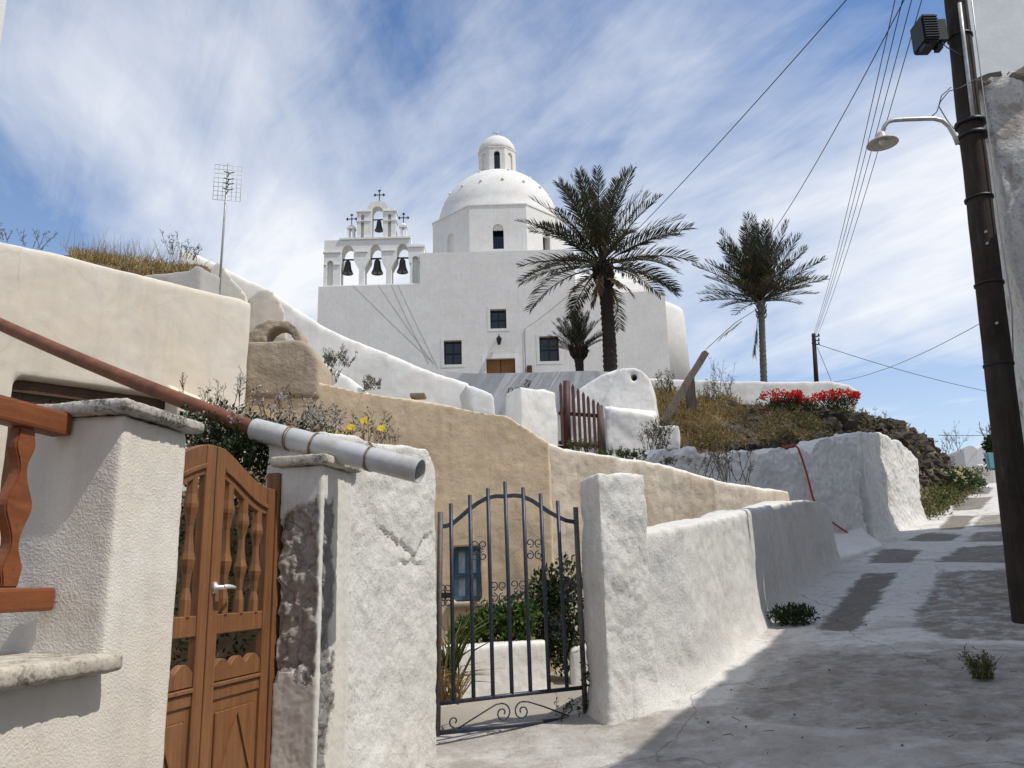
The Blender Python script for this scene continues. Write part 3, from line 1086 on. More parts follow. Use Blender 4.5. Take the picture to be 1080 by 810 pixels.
# ------------------------------------------------------------------ rough white wall beside it
WA = Vector((pix(362, 650, 5.10).x, 5.10, 0))
WB = Vector((pix(461, 620, 6.22).x, 6.22, 0))
wd_ = (WB - WA).normalized()
wn = Vector((-wd_.y, wd_.x, 0))
mb = MB()
z_a = pix(385, 466, 5.3).z
z_b = pix(440, 470, 5.95).z
z_c = pix(461, 492, 6.2).z
pts = [WA - wd_ * 0.25, WA + wd_ * 0.5, WB - wd_ * 0.14, WB, WB + wn * 0.42, WB + wn * 0.42 - wd_ * 0.14, WA + wn * 0.42 + wd_ * 0.5, WA + wn * 0.42 - wd_ * 0.25]
zs = [z_a, z_a + 0.02, z_b, z_c, z_c, z_b, z_a + 0.02, z_a]
mb.prism([tuple(p.xy) for p in pts], 0.0, zs)


def wall_relief(co, nr):
    h = 0.013 * noise.fractal(co * 4.0, 0.9, 2, 4) + 0.003 * noise.fractal(co * 26, 1, 2, 3)
    s = (co - WA).dot(wd_)
    # a slab of plaster that has broken away under a ragged upper edge
    e = 1.95 + 0.09 * math.sin(s * 6) + 0.07 * noise.fractal(Vector((s * 6, 1.7, 0)), 1, 2, 4)
    d = e - co.z
    if 0.3 < s < 1.22 and d > 0:
        h -= 0.022 * math.exp(-d / 0.07) * sstep(0.3, 0.5, s) * sstep(1.22, 1.0, s)
    e2 = 1.77 + 0.05 * noise.fractal(Vector((s * 8, 5.7, 0)), 1, 2, 4)
    d = e2 - co.z
    if 0.62 < s < 1.05 and d > 0:
        h -= 0.020 * math.exp(-d / 0.05) * sstep(0.62, 0.7, s) * sstep(1.05, 0.95, s)
    return h


plaster(mb, 0.016, 1, 0.008, 2.5, 0.003, 5.0, wall_relief)
whole('rough_wall', mb, M['white_speck'], 'rough cracked white wall stub left of the iron gate', 'wall', base=tuple((WA + WB) / 2))

# ================================================================== IRON GATE
G0 = Vector((pix(462, 700, 6.40).x, 6.40, 0))
G1 = Vector((pix(614, 700, 6.88).x, 6.88, 0))
GD = (G1 - G0).normalized()
GNn = Vector((GD.y, -GD.x, 0))


def on_plane(px, py, p0, nrm):
    d = ray(px, py)
    o = Vector((0, 0, CAMZ))
    k = ((Vector(p0) - o).dot(nrm)) / d.dot(nrm)
    return o + d * k


def ig(px, py):
    return on_plane(px, py, G0, GNn)


ir = thing('iron_gate', tuple((G0 + G1) / 2 + Vector((0, 0, 0.38))), 'blue black wrought iron gate with arched top bar and small scrolls', 'gate')
tops = [(475.5, 531), (495.5, 522), (514.5, 515), (532.5, 508), (551.5, 514), (570, 520.5), (588, 528)]
bots = [(478.3, 741), (499.5, 737.5), (520, 735), (540, 732), (559.5, 729), (579, 727), (598, 724.5)]
for (a, b) in zip(tops, bots):
    p1, p0 = ig(*a), ig(*b)
    mb = MB()
    mb.tube([p0, p0.lerp(p1, .5), p1], 0.0155, 8)
    obj('bar', mb, M['iron'], ir)
mb = MB()
p0, p1 = ig(461.5, 776), ig(464.5, 540)
mb.tube([p0, p0.lerp(p1, .5), p1], 0.021, 8)
obj('side_post', mb, M['rust_iron'], ir)
mb = MB()
p0, p1 = ig(618, 764), ig(607, 535)
mb.tube([p0, p0.lerp(p1, .5), p1], 0.021, 8)
obj('side_post', mb, M['rust_iron'], ir)
mb = MB()
mb.tube([ig(464, 742), ig(540, 733), ig(616, 725)], 0.016, 8)
mb.tube([ig(462, 773), ig(540, 765), ig(618, 756)], 0.018, 8)
obj('bottom_rail', mb, M['iron'], ir)
arch = [(464, 555), (470, 555), (477, 552.5), (486, 545), (495, 537), (504, 530.5), (513, 525.5), (523, 523.3), (532, 523.6), (542, 522.5), (551, 523.5), (561, 528), (570, 534), (579, 540), (588, 545), (597, 549), (606, 550.5)]
mb = MB()
pp = [ig(*a) for a in arch]
for a, b in zip(pp, pp[1:]):
    d = (b - a).normalized() * 0.003
    mb.bar(a - d, b + d, 0.012, 0.032, GNn.cross(GD))
obj('arch_rail', mb, M['iron'], ir)
GU = UPV


def spiral(mb, c, r0, a0, turns, sgn, r1=0.3, rad=0.005, n=18):
    pts = []
    for k in range(n + 1):
        f = k / n
        r = r0 * (1 - (1 - r1) * f)
        an = a0 + sgn * turns * 2 * math.pi * f
        pts.append(c + GD * (r * math.cos(an)) + GU * (r * math.sin(an)))
    mb.tube(pts, rad, 5)


for (cxp, cyp, wpx, hpx) in ((505, 580.5, 4.6, 6), (563.5, 579, 4.6, 6.6), (525.5, 624, 4.8, 6.4), (547, 622.5, 4.8, 6.4), (469.5, 628, 3.2, 7), (587.5, 664, 4.6, 6.5), (601, 624, 4, 6.5)):
    mb = MB()
    for i in (-1, 1):
        for j in (-1, 1):
            c = ig(cxp + i * wpx, cyp + j * hpx)
            spiral(mb, c, 0.036, math.pi / 2 * (1 if j < 0 else -1) * -1 + (0 if i > 0 else math.pi) * 0, 1.15, i * j, 0.35)
    obj('scroll', mb, M['iron'], ir)
mb = MB()
for sgn, c0, foot, curl in ((1, (530, 752), (482, 769), (479, 761)), (-1, (551, 750), (600, 755), (599, 746))):
    c = ig(*c0)
    spiral(mb, c, 0.068, math.pi / 2, 1.35, -sgn, 0.22, 0.006, 26)
    a = c + GU * 0.068
    b = ig(*foot)
    mb.tube([a, a - GD * 0.05 * sgn - GU * 0.004, a.lerp(b, 0.45) + GU * 0.012, b], 0.006, 5)
    spiral(mb, ig(*curl), 0.042, -math.pi / 2, 0.9, -sgn, 0.3, 0.006)
obj('lower_scroll', mb, M['iron'], ir)
mb = MB()
mb.box(ig(469, 628), (0.11, 0.035, 0.04), (GD, GNn, UPV))
obj('lock', mb, M['dark_metal'], ir)

# ------------------------------------------------------------------ block pillar right of the gate + lane wall
P3 = [Vector((pix(637, 640, 6.50).x, 6.50)), Vector((pix(688, 640, 6.86).x, 6.86)), Vector((pix(668, 640, 7.35).x, 7.35)), Vector((pix(616, 640, 6.93).x, 6.93))]
z3 = pix(650, 500, 6.7).z
z3l = pix(617, 506, 6.9).z
mb = MB()
mb.prism([tuple(p) for p in P3], 0.1, [z3, z3 + 0.02, z3 + 0.02, z3l])
plaster(mb, 0.022, 8, 0.030, 2.4, 0.007, 8.0, lambda co, nr: 0.03 * math.exp(-max(0, co.z - zroad(co.x, co.y)) / 0.10) if abs(nr.z) < 0.8 else 0.0)
whole('white_pillar', mb, M['white_speck'], 'blocky whitewashed pillar with rounded top, right of the iron gate', 'pillar', base=(P3[0].x, P3[0].y, 0.3))

wA, wB, wC = hit_road(733, 729), hit_road(826, 641), hit_road(880, 600)
wallb, topy = [], []
for f in (0, 0.2, 0.4, 0.6, 0.8, 1.0):
    wallb.append(wA * (1 - f) ** 2 + (wB * 2 - (wA + wC) * 0.5) * (2 * f * (1 - f)) + wC * f ** 2)
for w in wallb:
    pw = w - Vector((0, 0, CAMZ))
    cxp = 540 + FPX * pw.dot(_RR) / pw.dot(_F)
    topy.append((cxp, lerp_tab([(735, 554), (782, 543), (806, 537), (830, 530), (856, 526), (880, 529)], cxp)))
outer = [Vector((P3[1].x - 0.22, P3[1].y - 0.18))] + [w.xy for w in wallb]
ztops = [pix(690, 566, outer[0].y).z] + [pix(tx, ty, w.y + 0.05).z for (tx, ty), w in zip(topy, wallb)]
outer.append(outer[-1] + Vector((0.22, 0.42)))
ztops.append(ztops[-1] - 0.10)
inner = [p + Vector((-NR.x, -NR.y)) * 0.40 for p in outer]
mb = MB()
pts = [tuple(p) for p in outer] + [tuple(p) for p in reversed(inner)]
for i in range(len(outer) - 1):
    q4 = [outer[i], outer[i + 1], inner[i + 1], inner[i]]
    zz = [ztops[i], ztops[i + 1], ztops[i + 1], ztops[i]]
    mb.prism([tuple(p) for p in q4], [zroad(p.x, p.y) - 0.3 for p in q4], zz)


def battered(co, nr):
    """the foot of the wall flares out and blends into the lane"""
    h = co.z - zroad(co.x, co.y)
    return 0.09 * math.exp(-max(0, h) / 0.16) if abs(nr.z) < 0.8 and nr.dot(Vector((NR.x, NR.y, 0))) > 0 else 0.0


plaster(mb, 0.03, 4, 0.030, 1.3, 0.006, 9.0, battered)
whole('lane_wall', mb, M['white_speck'], 'long speckled white garden wall climbing beside the lane', 'wall', base=tuple(wallb[3]))

# back wall of the courtyard, browned on the inside
K0 = Vector((pix(576, 500, 10.0).x, 10.0))
K1 = Vector((pix(845, 525, 12.1).x, 12.1))
kd = (K1 - K0).normalized()
kn = Vector((-kd.y, kd.x))
kt = [(576, 465), (600, 473), (640, 479), (680, 485), (720, 496), (760, 507), (800, 514), (834, 518)]
mb = MB()
last = None
for (px_, py_) in kt:
    o = Vector((0, 0, CAMZ))
    w = on_plane(px_, py_, (K0.x, K0.y, 0), Vector((kn.x, kn.y, 0)))
    cur = (w.xy.copy(), w.z)
    if last:
        q4 = [last[0], cur[0], cur[0] + kn * 0.45, last[0] + kn * 0.45]
        mb.prism([tuple(p) for p in q4], 0.2, [last[1], cur[1], cur[1] + 0.03, last[1] + 0.03])
    last = cur
plaster(mb, 0.04, 3, 0.03, 1.2, 0.01, 11.0)


def lit_top(q, co, c, nrm):  # whitens upward faces: sunlight on the wall top painted in
    nz = q.n('ShaderNodeSeparateXYZ', {0: q.n('ShaderNodeNewGeometry').outputs['Normal']}).outputs[2]
    k = q.ramp(q.math('ADD', nz, q.math('MULTIPLY', q.math('SUBTRACT', q.noise(co, 8, 5), 0.5), 0.5)), [(0.30, 0.0), (0.55, 1.0)])
    return q.mix(k, c, (0.74, 0.71, 0.65)), nrm


M['brownwash_top'] = plaster_mat('browned whitewash with lit top painted white', (0.68, 0.60, 0.49), (0.40, 0.30, 0.19), 0.95, 0.5, 0.5, (0.25, 0.2, 0.15), grain=20, bump=0.9, bdist=0.014, extra=lit_top)
whole('courtyard_wall', mb, M['brownwash_top'], 'brown stained inner courtyard wall with its sunlit top painted white, sloping down right of the ochre house', 'wall', base=(K0.x, K0.y, 0.5))

# ------------------------------------------------------------------ ochre house at the back of the courtyard
OY = 10.0
XZ = lambda px, py, Y=OY: (pix(px, py, Y).x, pix(px, py, Y).z)
oh = thing('ochre_house', (-1.5, OY + 0.5, 0.5), 'low ochre rendered house with a small blue shuttered window behind the iron gate', 'house')
tops_o = [(240, 372), (300, 380), (336, 403), (400, 416), (470, 427), (535, 438), (580, 467)]
outl = [(-4.6, 0.3)] + [(-4.6, XZ(240, 372)[1])] + [XZ(*p) for p in tops_o[1:]]
outl += [(outl[-1][0], 0.3)]
wl, wr = XZ(478, 605)[0], XZ(507, 605)[0]
wb, wt_ = XZ(490, 634)[1], XZ(490, 576)[1]
mb = MB()
mb.plate(outl, [[(wl, wb), (wr, wb), (wr, wt_), (wl, wt_)]], lambda p: Vector((p[0], OY, p[1])), (0, 0.5, 0))
plaster(mb, 0.025, 1, 0.022, 1.2, 0.003, 13.0)
obj('wall', mb, M['ochre'], oh)
mb = MB()
zr_ = XZ(470, 430)[1] - 0.25
mb.box(((-4.6 + outl[-1][0]) / 2 - 0.1, OY + 2.3, zr_ - 0.6), (4.6, 3.7, 1.2))
obj('roof', mb, M['white_clean'], oh)
mb = MB()
cxw, czw = (wl + wr) / 2, (wb + wt_) / 2
ww, wh = wr - wl, wt_ - wb
for dx in (-ww / 2 + 0.03, ww / 2 - 0.03, 0):
    mb.box((cxw + dx, OY + 0.11, czw), (0.05, 0.05, wh - 0.02))
for dz in (-wh / 2 + 0.03, wh / 2 - 0.03, -0.02):
    mb.box((cxw, OY + 0.11, czw + dz), (ww - 0.11 if abs(dz) < 0.1 else ww - 0.02, 0.046, 0.05))
win = obj('window', mb, M['blue_paint'], oh)
mb = MB()
for dx in (-ww / 4, ww / 4):
    n = 8
    for k in range(n):
        xk = cxw + dx - ww * 0.19 + ww * 0.38 * k / n
        mb.box((xk + 0.012, OY + 0.14 + 0.008 * (k % 2), czw), (ww * 0.05, 0.012, wh - 0.09))
obj('curtain', mb, M['pale_blue'], win)
mb = MB()
mb.box((cxw, OY + 0.32, czw), (ww + 0.1, 0.03, wh + 0.1))
obj('pane', mb, M['dark_glass'], win)
mb = MB()
mb.box((cxw, OY + 0.05, wb - 0.035), (ww + 0.12, 0.22, 0.06))
plaster(mb, 0.015, 1, 0.004, 6)
obj('sill', mb, M['brownwash'], oh)

# domed oven chimney
ov = thing('oven_chimney', tuple(pix(298, 400, OY + 0.15)), 'tan domed oven chimney with an arched hole on the ochre house', 'chimney')
mb = MB()
bl = [XZ(258, 420, OY - .02), XZ(258, 360, OY - .02), XZ(318, 358, OY - .02), XZ(328, 366, OY - .02), XZ(335, 378, OY - .02), XZ(337, 420, OY - .02)]
mb.plate(bl, [], lambda p: Vector((p[0], OY - 0.03, p[1])), (0, 0.9, 0))
plaster(mb, 0.03, 3, 0.02, 2.5, 0.006, 14.0)
obj('base', mb, M['tan'], ov)
mb = MB()
ol = [(258, 362), (260, 352), (268, 343), (280, 337), (292, 335.5), (304, 338), (313, 345), (318, 354), (319, 362)]
hl = [(279, 361), (280, 352), (285, 346), (292, 344), (300, 345.5), (306, 351), (309, 361)]
loop = ol + list(reversed(hl))
mb.plate([XZ(*p) for p in loop], [], lambda p: Vector((p[0], OY + 0.03, p[1])), (0, 0.30, 0))
plaster(mb, 0.022, 2, 0.025, 3.5, 0.01, 15.0)
obj('dome', mb, M['tan'], ov)

# white hump of roof behind the ochre front
mb = MB()
hl = [(322, 372), (338, 381), (350, 386), (362, 393), (374, 402), (388, 414), (388, 425), (322, 425)]
mb.plate([XZ(*p, 12.0) for p in hl], [], lambda p: Vector((p[0], 12.0, p[1])), (0, 1.6, 0))
plaster(mb, 0.06, 3, 0.03, 1.5, 0.0, 16.0)
whole('vaulted_roof', mb, M['white_clean'], 'small white roof hump just right of the oven chimney', 'roof', base=tuple(pix(350, 420, 12.5)))

# ------------------------------------------------------------------ cream house at the left
HA = Vector((pix(262, 380, 9.0).x, 9.0, 0))
HD = Vector((-0.70, -0.714, 0)).normalized()       # along the front, towards the left
HN = Vector((HD.y * -1, HD.x, 0))                   # to be turned outward below
if HN.dot(Vector((0, 0, 0)) - HA) < 0:
    HN = -HN


def hp(px, py, off=0.0):
    w = on_plane(px, py, HA + HN * off, HN)
    return ((w - HA).dot(HD), w.z)


ho = thing('cream_house', tuple(HA + HD * 2 + Vector((0, 0, 0.2))), 'cream rendered flat roofed house with long dark wooden shutter', 'house')
h_tl, h_tr = hp(0, 254), hp(262, 317)
hs = (h_tl[1] - h_tr[1]) / (h_tl[0] - h_tr[0])
L_ = 6.0
op_l, op_r = hp(14, 410)[0], hp(190, 430)[0]
op_t = (hp(17, 397)[1] + hp(160, 419)[1]) / 2
op_b = op_t - 1.3
mb = MB()
tops_h = [(L_, h_tr[1] + hs * L_)] + [hp(px_, py_) for px_, py_ in ((0, 254), (60, 266), (120, 283), (180, 297), (230, 309), (262, 317))]
outl = [(0, 0.0), (L_, 0.0)] + tops_h
outl[-1] = (0, outl[-1][1])
mb.plate(outl, [[(op_l, op_b), (op_r, op_b), (op_r, op_t), (op_l, op_t)]], lambda p: HA + HD * p[0] + UPV * p[1], -HN * 0.35)
plaster(mb, 0.04, 2, 0.012, 1.2, 0.003, 17.0)
obj('wall', mb, M['cream'], ho)
mb = MB()
q4 = [HA - HN * 0.30 + HD * 0.05, HA + HD * L_ - HN * 0.30, HA + HD * L_ - HN * 5, HA - HN * 5 + HD * 0.05]
mb.prism([tuple(p.xy) for p in q4], 0.0, h_tr[1] - 0.25)
obj('roof', mb, M['cream'], ho)
mb = MB()
wo = op_l - op_r
cpt = HA + HD * (op_l + op_r) / 2 - HN * 0.17
for z_, h_, dd in ((op_t - 0.06, 0.11, 0.06), (op_t - 0.22, 0.10, 0.02),):
    mb.box(cpt + UPV * z_ + HN * dd, (wo - 0.01, 0.05, h_), (HD, HN, UPV))
for k in range(7):
    mb.box(cpt + UPV * (op_t - 0.36 - k * 0.13) + HN * (0.0 + 0.004 * (k % 2)), (wo - 0.02, 0.03, 0.124), (HD, HN, UPV))
for k in range(5):
    mb.box(cpt + HD * (wo * (k / 4 - 0.5) * 0.97) + UPV * ((op_t - 0.12 + op_b) / 2) + HN * 0.03, (0.09, 0.05, op_t - op_b - 0.16), (HD, HN, UPV))
obj('shutter', mb, M['shutter_wood'], ho)
# sloping foot at the corner
mb = MB()
b0 = HA + HN * 0.02 - HD * 0.001
zb1_ = hp(262, 424)[1]
f0, f1 = b0 + HD * 0.9, b0 - HD * 0.32
mb.prism([tuple((HA + HD * 0.9 - HN * 0.05).xy), tuple((HA - HD * 0.30 - HN * 0.05).xy), tuple((HA - HD * 0.30 + HN * 0.30).xy), tuple((HA + HD * 0.9 + HN * 0.30).xy)], 0.0, [zb1_ + 0.10, zb1_ - 0.22, zb1_ - 0.36, zb1_ - 0.10])
plaster(mb, 0.03, 3, 0.015, 2, 0.0, 18)
obj('foot', mb, M['cream'], ho)

# parapet, gable and vault seen above its roof
rp = thing('roof_vaults', tuple(pix(260, 330, 11.5)), 'white and grey cave house vault ends showing above the cream house roof', 'vault')
mb = MB()
pl_ = [(136, 320), (138, 291), (158, 289), (180, 287), (200, 284), (206, 279), (212, 281), (213, 320)]
mb.plate([XZ(*p, 9.5) for p in pl_], [], lambda p: Vector((p[0], 9.5, p[1])), (0.1, 0.4, 0))
plaster(mb, 0.03, 2, 0.015, 2, 0.0, 19)
obj('parapet', mb, M['shade_grey'], rp)  # shade on the parapet put into its colour, grey instead of white
mb = MB()
pl_ = [(206, 335), (211, 308), (217, 291), (224, 280), (230, 275.5), (236, 281), (248, 296), (260, 310), (264, 335)]
mb.plate([XZ(*p, 11.9) for p in pl_], [], lambda p: Vector((p[0], 11.9, p[1])), (-0.5, 1.6, 0))
plaster(mb, 0.035, 2, 0.012, 2, 0.0, 20)
obj('gable', mb, M['cream'], rp)
mb = MB()
pl_ = [(243, 360), (250, 345), (257, 325), (264, 312), (272, 304.5), (280, 302.5), (288, 306), (296, 317), (301, 328), (304, 360)]
mb.plate([XZ(*p, 11.2) for p in pl_], [], lambda p: Vector((p[0], 11.2, p[1])), (-0.9, 1.9, 0.0))
plaster(mb, 0.035, 3, 0.015, 2, 0.0, 21)
obj('vault', mb, M['cream'], rp)

# long white wall sweeping down towards the church
mb = MB()
rt = [(196, 273), (206, 271.5), (214, 275), (222, 279), (231, 283), (246, 291), (262, 299), (276, 303), (291, 312), (305, 322), (322, 333), (340, 344), (362, 354), (385, 363), (410, 373), (436, 383), (460, 391), (478, 396), (494, 401), (494, 470), (196, 470)]
RWY = 17.0
mb.plate([XZ(*p, RWY) for p in rt], [], lambda p: Vector((p[0], RWY + 0.12 * (p[0] + 3), p[1])), (0.1, 1.5, 0))
plaster(mb, 0.06, 3, 0.03, 0.9, 0.004, 22)
M['ramp'] = plaster_mat('sweeping wall whitewash', (0.79, 0.77, 0.72), (0.62, 0.53, 0.41), 0.55, 0.25, 0.0, grain=8, bump=0.4, bdist=0.012, lump=2.0)
whole('sweeping_wall', mb, M['ramp'], 'long white wall sweeping down from the cave vaults to the church', 'wall', base=tuple(pix(345, 460, RWY + 0.5)))

# ------------------------------------------------------------------ drain pipe
PJ = pix(273, 454, 5.02)
PE = pix(443, 497, 4.70)
PS = pix(-60, 314, 6.5)
dp = thing('drain_pipe', tuple(PJ), 'rust brown drain pipe sleeved into a tied grey plastic pipe, slanting over the wooden gate', 'pipe')
mb = MB()
n = 26
pts = [PS.lerp(PJ, k / n) - UPV * 0.03 * math.sin(math.pi * k / n) for k in range(n + 1)]
pd = (PE - PJ).normalized()
mb.tube(pts + [PJ + pd * 0.10], 0.049, 18)
obj('rusty_pipe', mb, M['rust'], dp)
mb = MB()
pts = [PJ - pd * 0.03, PJ.lerp(PE, 0.3), PJ.lerp(PE, 0.6), PE]
mb.tube(pts, 0.070, 24, cap=False)
mb.tube(list(reversed(pts)), 0.065, 24, cap=False)
# rim at the open end and around the sleeve
ref = pd.orthogonal().normalized()
bb = pd.cross(ref)
for P_ in (pts[0], PE):
    ro = [P_ + (ref * math.cos(2 * math.pi * k / 24) + bb * math.sin(2 * math.pi * k / 24)) * 0.070 for k in range(24)]
    ri = [P_ + (ref * math.cos(2 * math.pi * k / 24) + bb * math.sin(2 * math.pi * k / 24)) * 0.065 for k in range(24)]
    for k in range(24):
        mb.face([ro[k], ro[(k + 1) % 24], ri[(k + 1) % 24], ri[k]])
obj('plastic_pipe', mb, M['pvc'], dp)
rng = random.Random(4)
for f in (0.21, 0.37, 0.71):
    mb = MB()
    c = PJ.lerp(PE, f)
    for w in range(3):
        tilt = rng.uniform(-0.25, 0.25)
        pts = []
        for k in range(25):
            an = 2 * math.pi * k / 24
            pts.append(c + pd * (w * 0.008 - 0.008 + tilt * 0.05 * math.sin(an)) + (ref * math.cos(an) + bb * math.sin(an)) * 0.0735)
        mb.tube(pts, 0.0024, 5, cap=False)
    for w in range(4):
        a = c + UPV * 0.07 + pd * rng.uniform(-.02, .02)
        mb.tube([a, a + Vector((rng.uniform(-.03, .03), rng.uniform(-.03, .03), 0.03)), a + Vector((rng.uniform(-.05, .05), rng.uniform(-.04, .04), 0.02))], 0.0025, 4)
    obj('tie_wire', mb, M['tie'], dp)

# aerial on the roof
ae = thing('tv_aerial', tuple(pix(232, 310, 11.0)), 'grey television aerial with a wire grid reflector on a thin mast', 'aerial')
mb = MB()
mb.tube([pix(230.5, 318, 11.0), pix(236, 238, 11.0), pix(241, 173, 11.0)], 0.017, 8)
obj('mast', mb, M['galv'], ae)
mb = MB()
cg = pix(240, 193, 11.0)
gu, gv_ = Vector((0.97, 0.24, 0)), UPV
px_m = 11.0 / 870
for k in range(9):
    z_ = (-22 + 44 * k / 8) * px_m
    mb.tube([cg + gu * (-15 * px_m) + gv_ * z_, cg + gu * (15 * px_m) + gv_ * z_], 0.0035, 4)
for k in range(7):
    x_ = (-15 + 30 * k / 6) * px_m
    mb.tube([cg + gu * x_ + gv_ * (-22 * px_m), cg + gu * x_ + gv_ * (22 * px_m)], 0.0035, 4)
obj('reflector', mb, M['galv'], ae)
mb = MB()
for z_ in (-12, -5, 1, 9):
    c = cg + UPV * z_ * px_m - Vector((-0.5, 0.87, 0)) * 0.09
    mb.tube([c - gu * 0.07 + UPV * 0.02, c, c + gu * 0.07 + UPV * 0.02], 0.008, 5)
    mb.tube([c, c + Vector((-0.5, 0.87, 0)) * 0.09], 0.008, 5)
obj('dipole', mb, M['dark_metal'], ae)

# corner of a tall white house at the picture's upper left edge
mb = MB()
wx = pix(5, 30, 3.3)
mb.prism([(wx.x - 0.005, 3.3), (wx.x - 2.0, 2.6), (wx.x - 2.8, 3.6), (wx.x - 0.75, 4.2)], 0.0, 6.5)
plaster(mb, 0.04, 2, 0.006, 2, 0)
whole('upper_house', mb, M['shade_house'], 'corner of a tall white house at the upper left edge', 'house', base=(wx.x - 1, 3.4, 2.6))

# ================================================================== CHURCH
CY = 42.0
cz = lambda px, py, Y=CY: pix(px, py, Y).z
cx = lambda px, py, Y=CY: pix(px, py, Y).x
ZB = cz(500, 425)                       # foot of the front (hidden by the terrace walls)
ch = thing('church', (cx(525, 400), CY + 4, ZB), 'large white domed church with bell gable on the hilltop', 'church')
xl = cx(335, 330)
xs_ = cx(443, 275)
xr = cx(704, 350)
xstep = cx(606, 280)
z_bel = cz(392, 301)
z_roof = cz(500, 265.5)
z_low = cz(660, 308)


def prect(l, t, r, b, Y=CY):
    my, mx = (t + b) / 2, (l + r) / 2
    return cx(l, my, Y), cx(r, my, Y), cz(mx, b, Y), cz(mx, t, Y)


W_PX = [(468, 359, 487, 384.5), (517, 326, 534, 346.5), (569, 354.5, 589.5, 381)]
wins = [prect(*w) for w in W_PX]
door = prect(513, 378, 543.5, 401)
loop = lambda r: [(r[0], r[2]), (r[1], r[2]), (r[1], r[3]), (r[0], r[3])]
mb = MB()
outl = [(xl, ZB), (xl, z_bel), (xs_, z_bel), (xs_, z_roof), (xstep, z_roof), (xstep, z_low), (xr, z_low), (xr, ZB)]
mb.plate(outl, [loop(w) for w in wins] + [loop(door)], lambda p: Vector((p[0], CY, p[1])), (0, 0.5, 0))
# body behind the front
mb.prism([(xl, CY + 0.5), (xs_, CY + 0.5), (xs_, CY + 11), (xl, CY + 11)], ZB, z_bel - 0.01)
mb.prism([(xs_, CY + 0.5), (xstep, CY + 0.5), (xstep, CY + 11), (xs_, CY + 11)], ZB, z_roof - 0.4)
mb.prism([(xstep, CY + 0.5), (xr, CY + 0.5), (xr, CY + 11), (xstep, CY + 11)], ZB, z_low - 0.01)
obj('wall', mb, M['church'], ch)
# barrel vault over the right arm
mb = MB()
vx0, vx1 = cx(612, 300), cx(690, 308)
vc = (CY + 5.2)
n = 18
prof = [(vc - 3.4 * math.cos(math.pi * k / n), z_low - 0.15 + (cz(650, 292, CY + 5.2) - z_low + 0.15) * math.sin(math.pi * k / n)) for k in range(n + 1)]
mb.plate(prof, [], lambda p: Vector((xstep - 0.5, p[0], p[1])), (xr - xstep + 0.2, 0, 0))
obj('vault', mb, M['church'], ch)
# apse
mb = MB()
apx = cx(703, 350) + 0.0
zt_a = cz(716, 334, CY + 4)
ring = [(2.6, ZB), (2.45, zt_a - 0.3), (2.38, zt_a), (1.9, zt_a + 0.32), (1.1, zt_a + 0.6), (0.01, zt_a + 0.75)]
mb.lathe(ring, (cx(704, 350) - 0.75, CY + 3.6, 0), 32)
obj('apse', mb, M['church'], ch)

for i, (w, pxr) in enumerate(zip(wins, W_PX)):
    x0, x1, z0, z1 = w
    mb = MB()
    f = 0.16
    oo = [(x0 - f, z0 - f), (x1 + f, z0 - f), (x1 + f, z1 + f), (x0 - f, z1 + f)]
    mb.plate(oo, [loop(w)], lambda p: Vector((p[0], CY - 0.014, p[1])), (0, 0.012, 0))
    wn_ = obj('window', mb, M['church'], ch)
    mb = MB()
    mb.box(((x0 + x1) / 2, CY + 0.33, (z0 + z1) / 2), (x1 - x0 + 0.2, 0.04, z1 - z0 + 0.2))
    obj('pane', mb, M['dark_glass'], wn_)
    mb = MB()
    fr = 0.045
    for xx in (x0 + fr, (x0 + x1) / 2, x1 - fr):
        mb.box((xx, CY + 0.27, (z0 + z1) / 2), (fr * 1.4, 0.05, z1 - z0))
    for zz in (z0 + fr, (z0 + z1) / 2, z1 - fr):
        mb.box(((x0 + x1) / 2, CY + 0.28, zz), (x1 - x0, 0.05, fr * 1.4))
    obj('frame', mb, M['dark_metal'], wn_)
x0, x1, z0, z1 = door
mb = MB()
f = 0.22
oo = [(x0 - f, z0), (x1 + f, z0), (x1 + f, z1 + f), (x0 - f, z1 + f)]
mb.plate([(x0 - f, z0), (x0, z0), (x0, z1), (x1, z1), (x1, z0), (x1 + f, z0), (x1 + f, z1 + f), (x0 - f, z1 + f)], [], lambda p: Vector((p[0], CY - 0.014, p[1])), (0, 0.012, 0))
dr = obj('door_surround', mb, M['white_clean'], ch)
for k in (0, 1):
    mb = MB()
    xa = x0 + 0.01 + k * (x1 - x0) / 2
    wv = (x1 - x0) / 2 - 0.03
    mb.box((xa + wv / 2, CY + 0.28, (z0 + z1) / 2), (wv, 0.05, z1 - z0))
    for a in (0.16, 0.84):
        mb.box((xa + wv * a, CY + 0.245, (z0 + z1) / 2), (wv * 0.2, 0.03, z1 - z0 - 0.02))
    mb.box((xa + wv / 2, CY + 0.243, z1 - 0.1), (wv * 0.94, 0.03, 0.14))
    obj('door', mb, M['door_wood'], dr)
mb = MB()
mb.box(((x0 + x1) / 2, CY + 0.40, (z0 + z1) / 2), (x1 - x0 + 0.2, 0.03, z1 - z0))
obj('dark_inside', mb, M['black'], dr)  # black sheet standing in for the shade behind the door leaves

# drum, dome, lantern
DXc = (cx(495, 240, CY + 2) + cx(555.5, 240, CY + 2)) / 2
side = cx(555.5, 240, CY + 2) - cx(495, 240, CY + 2)
apo = side / 2 / math.tan(R(22.5))
DYc = CY + 2 + apo
zd0 = z_roof - 1.2
zd1 = cz(525, 216.5, CY + 2)
oct_ = [(DXc + apo / math.cos(R(22.5)) * math.cos(R(22.5 + 45 * k)), DYc + apo / math.cos(R(22.5)) * math.sin(R(22.5 + 45 * k))) for k in range(8)]
drum = MB()
arch_w = prect(521, 236, 532.5, 262.5, CY + 2)


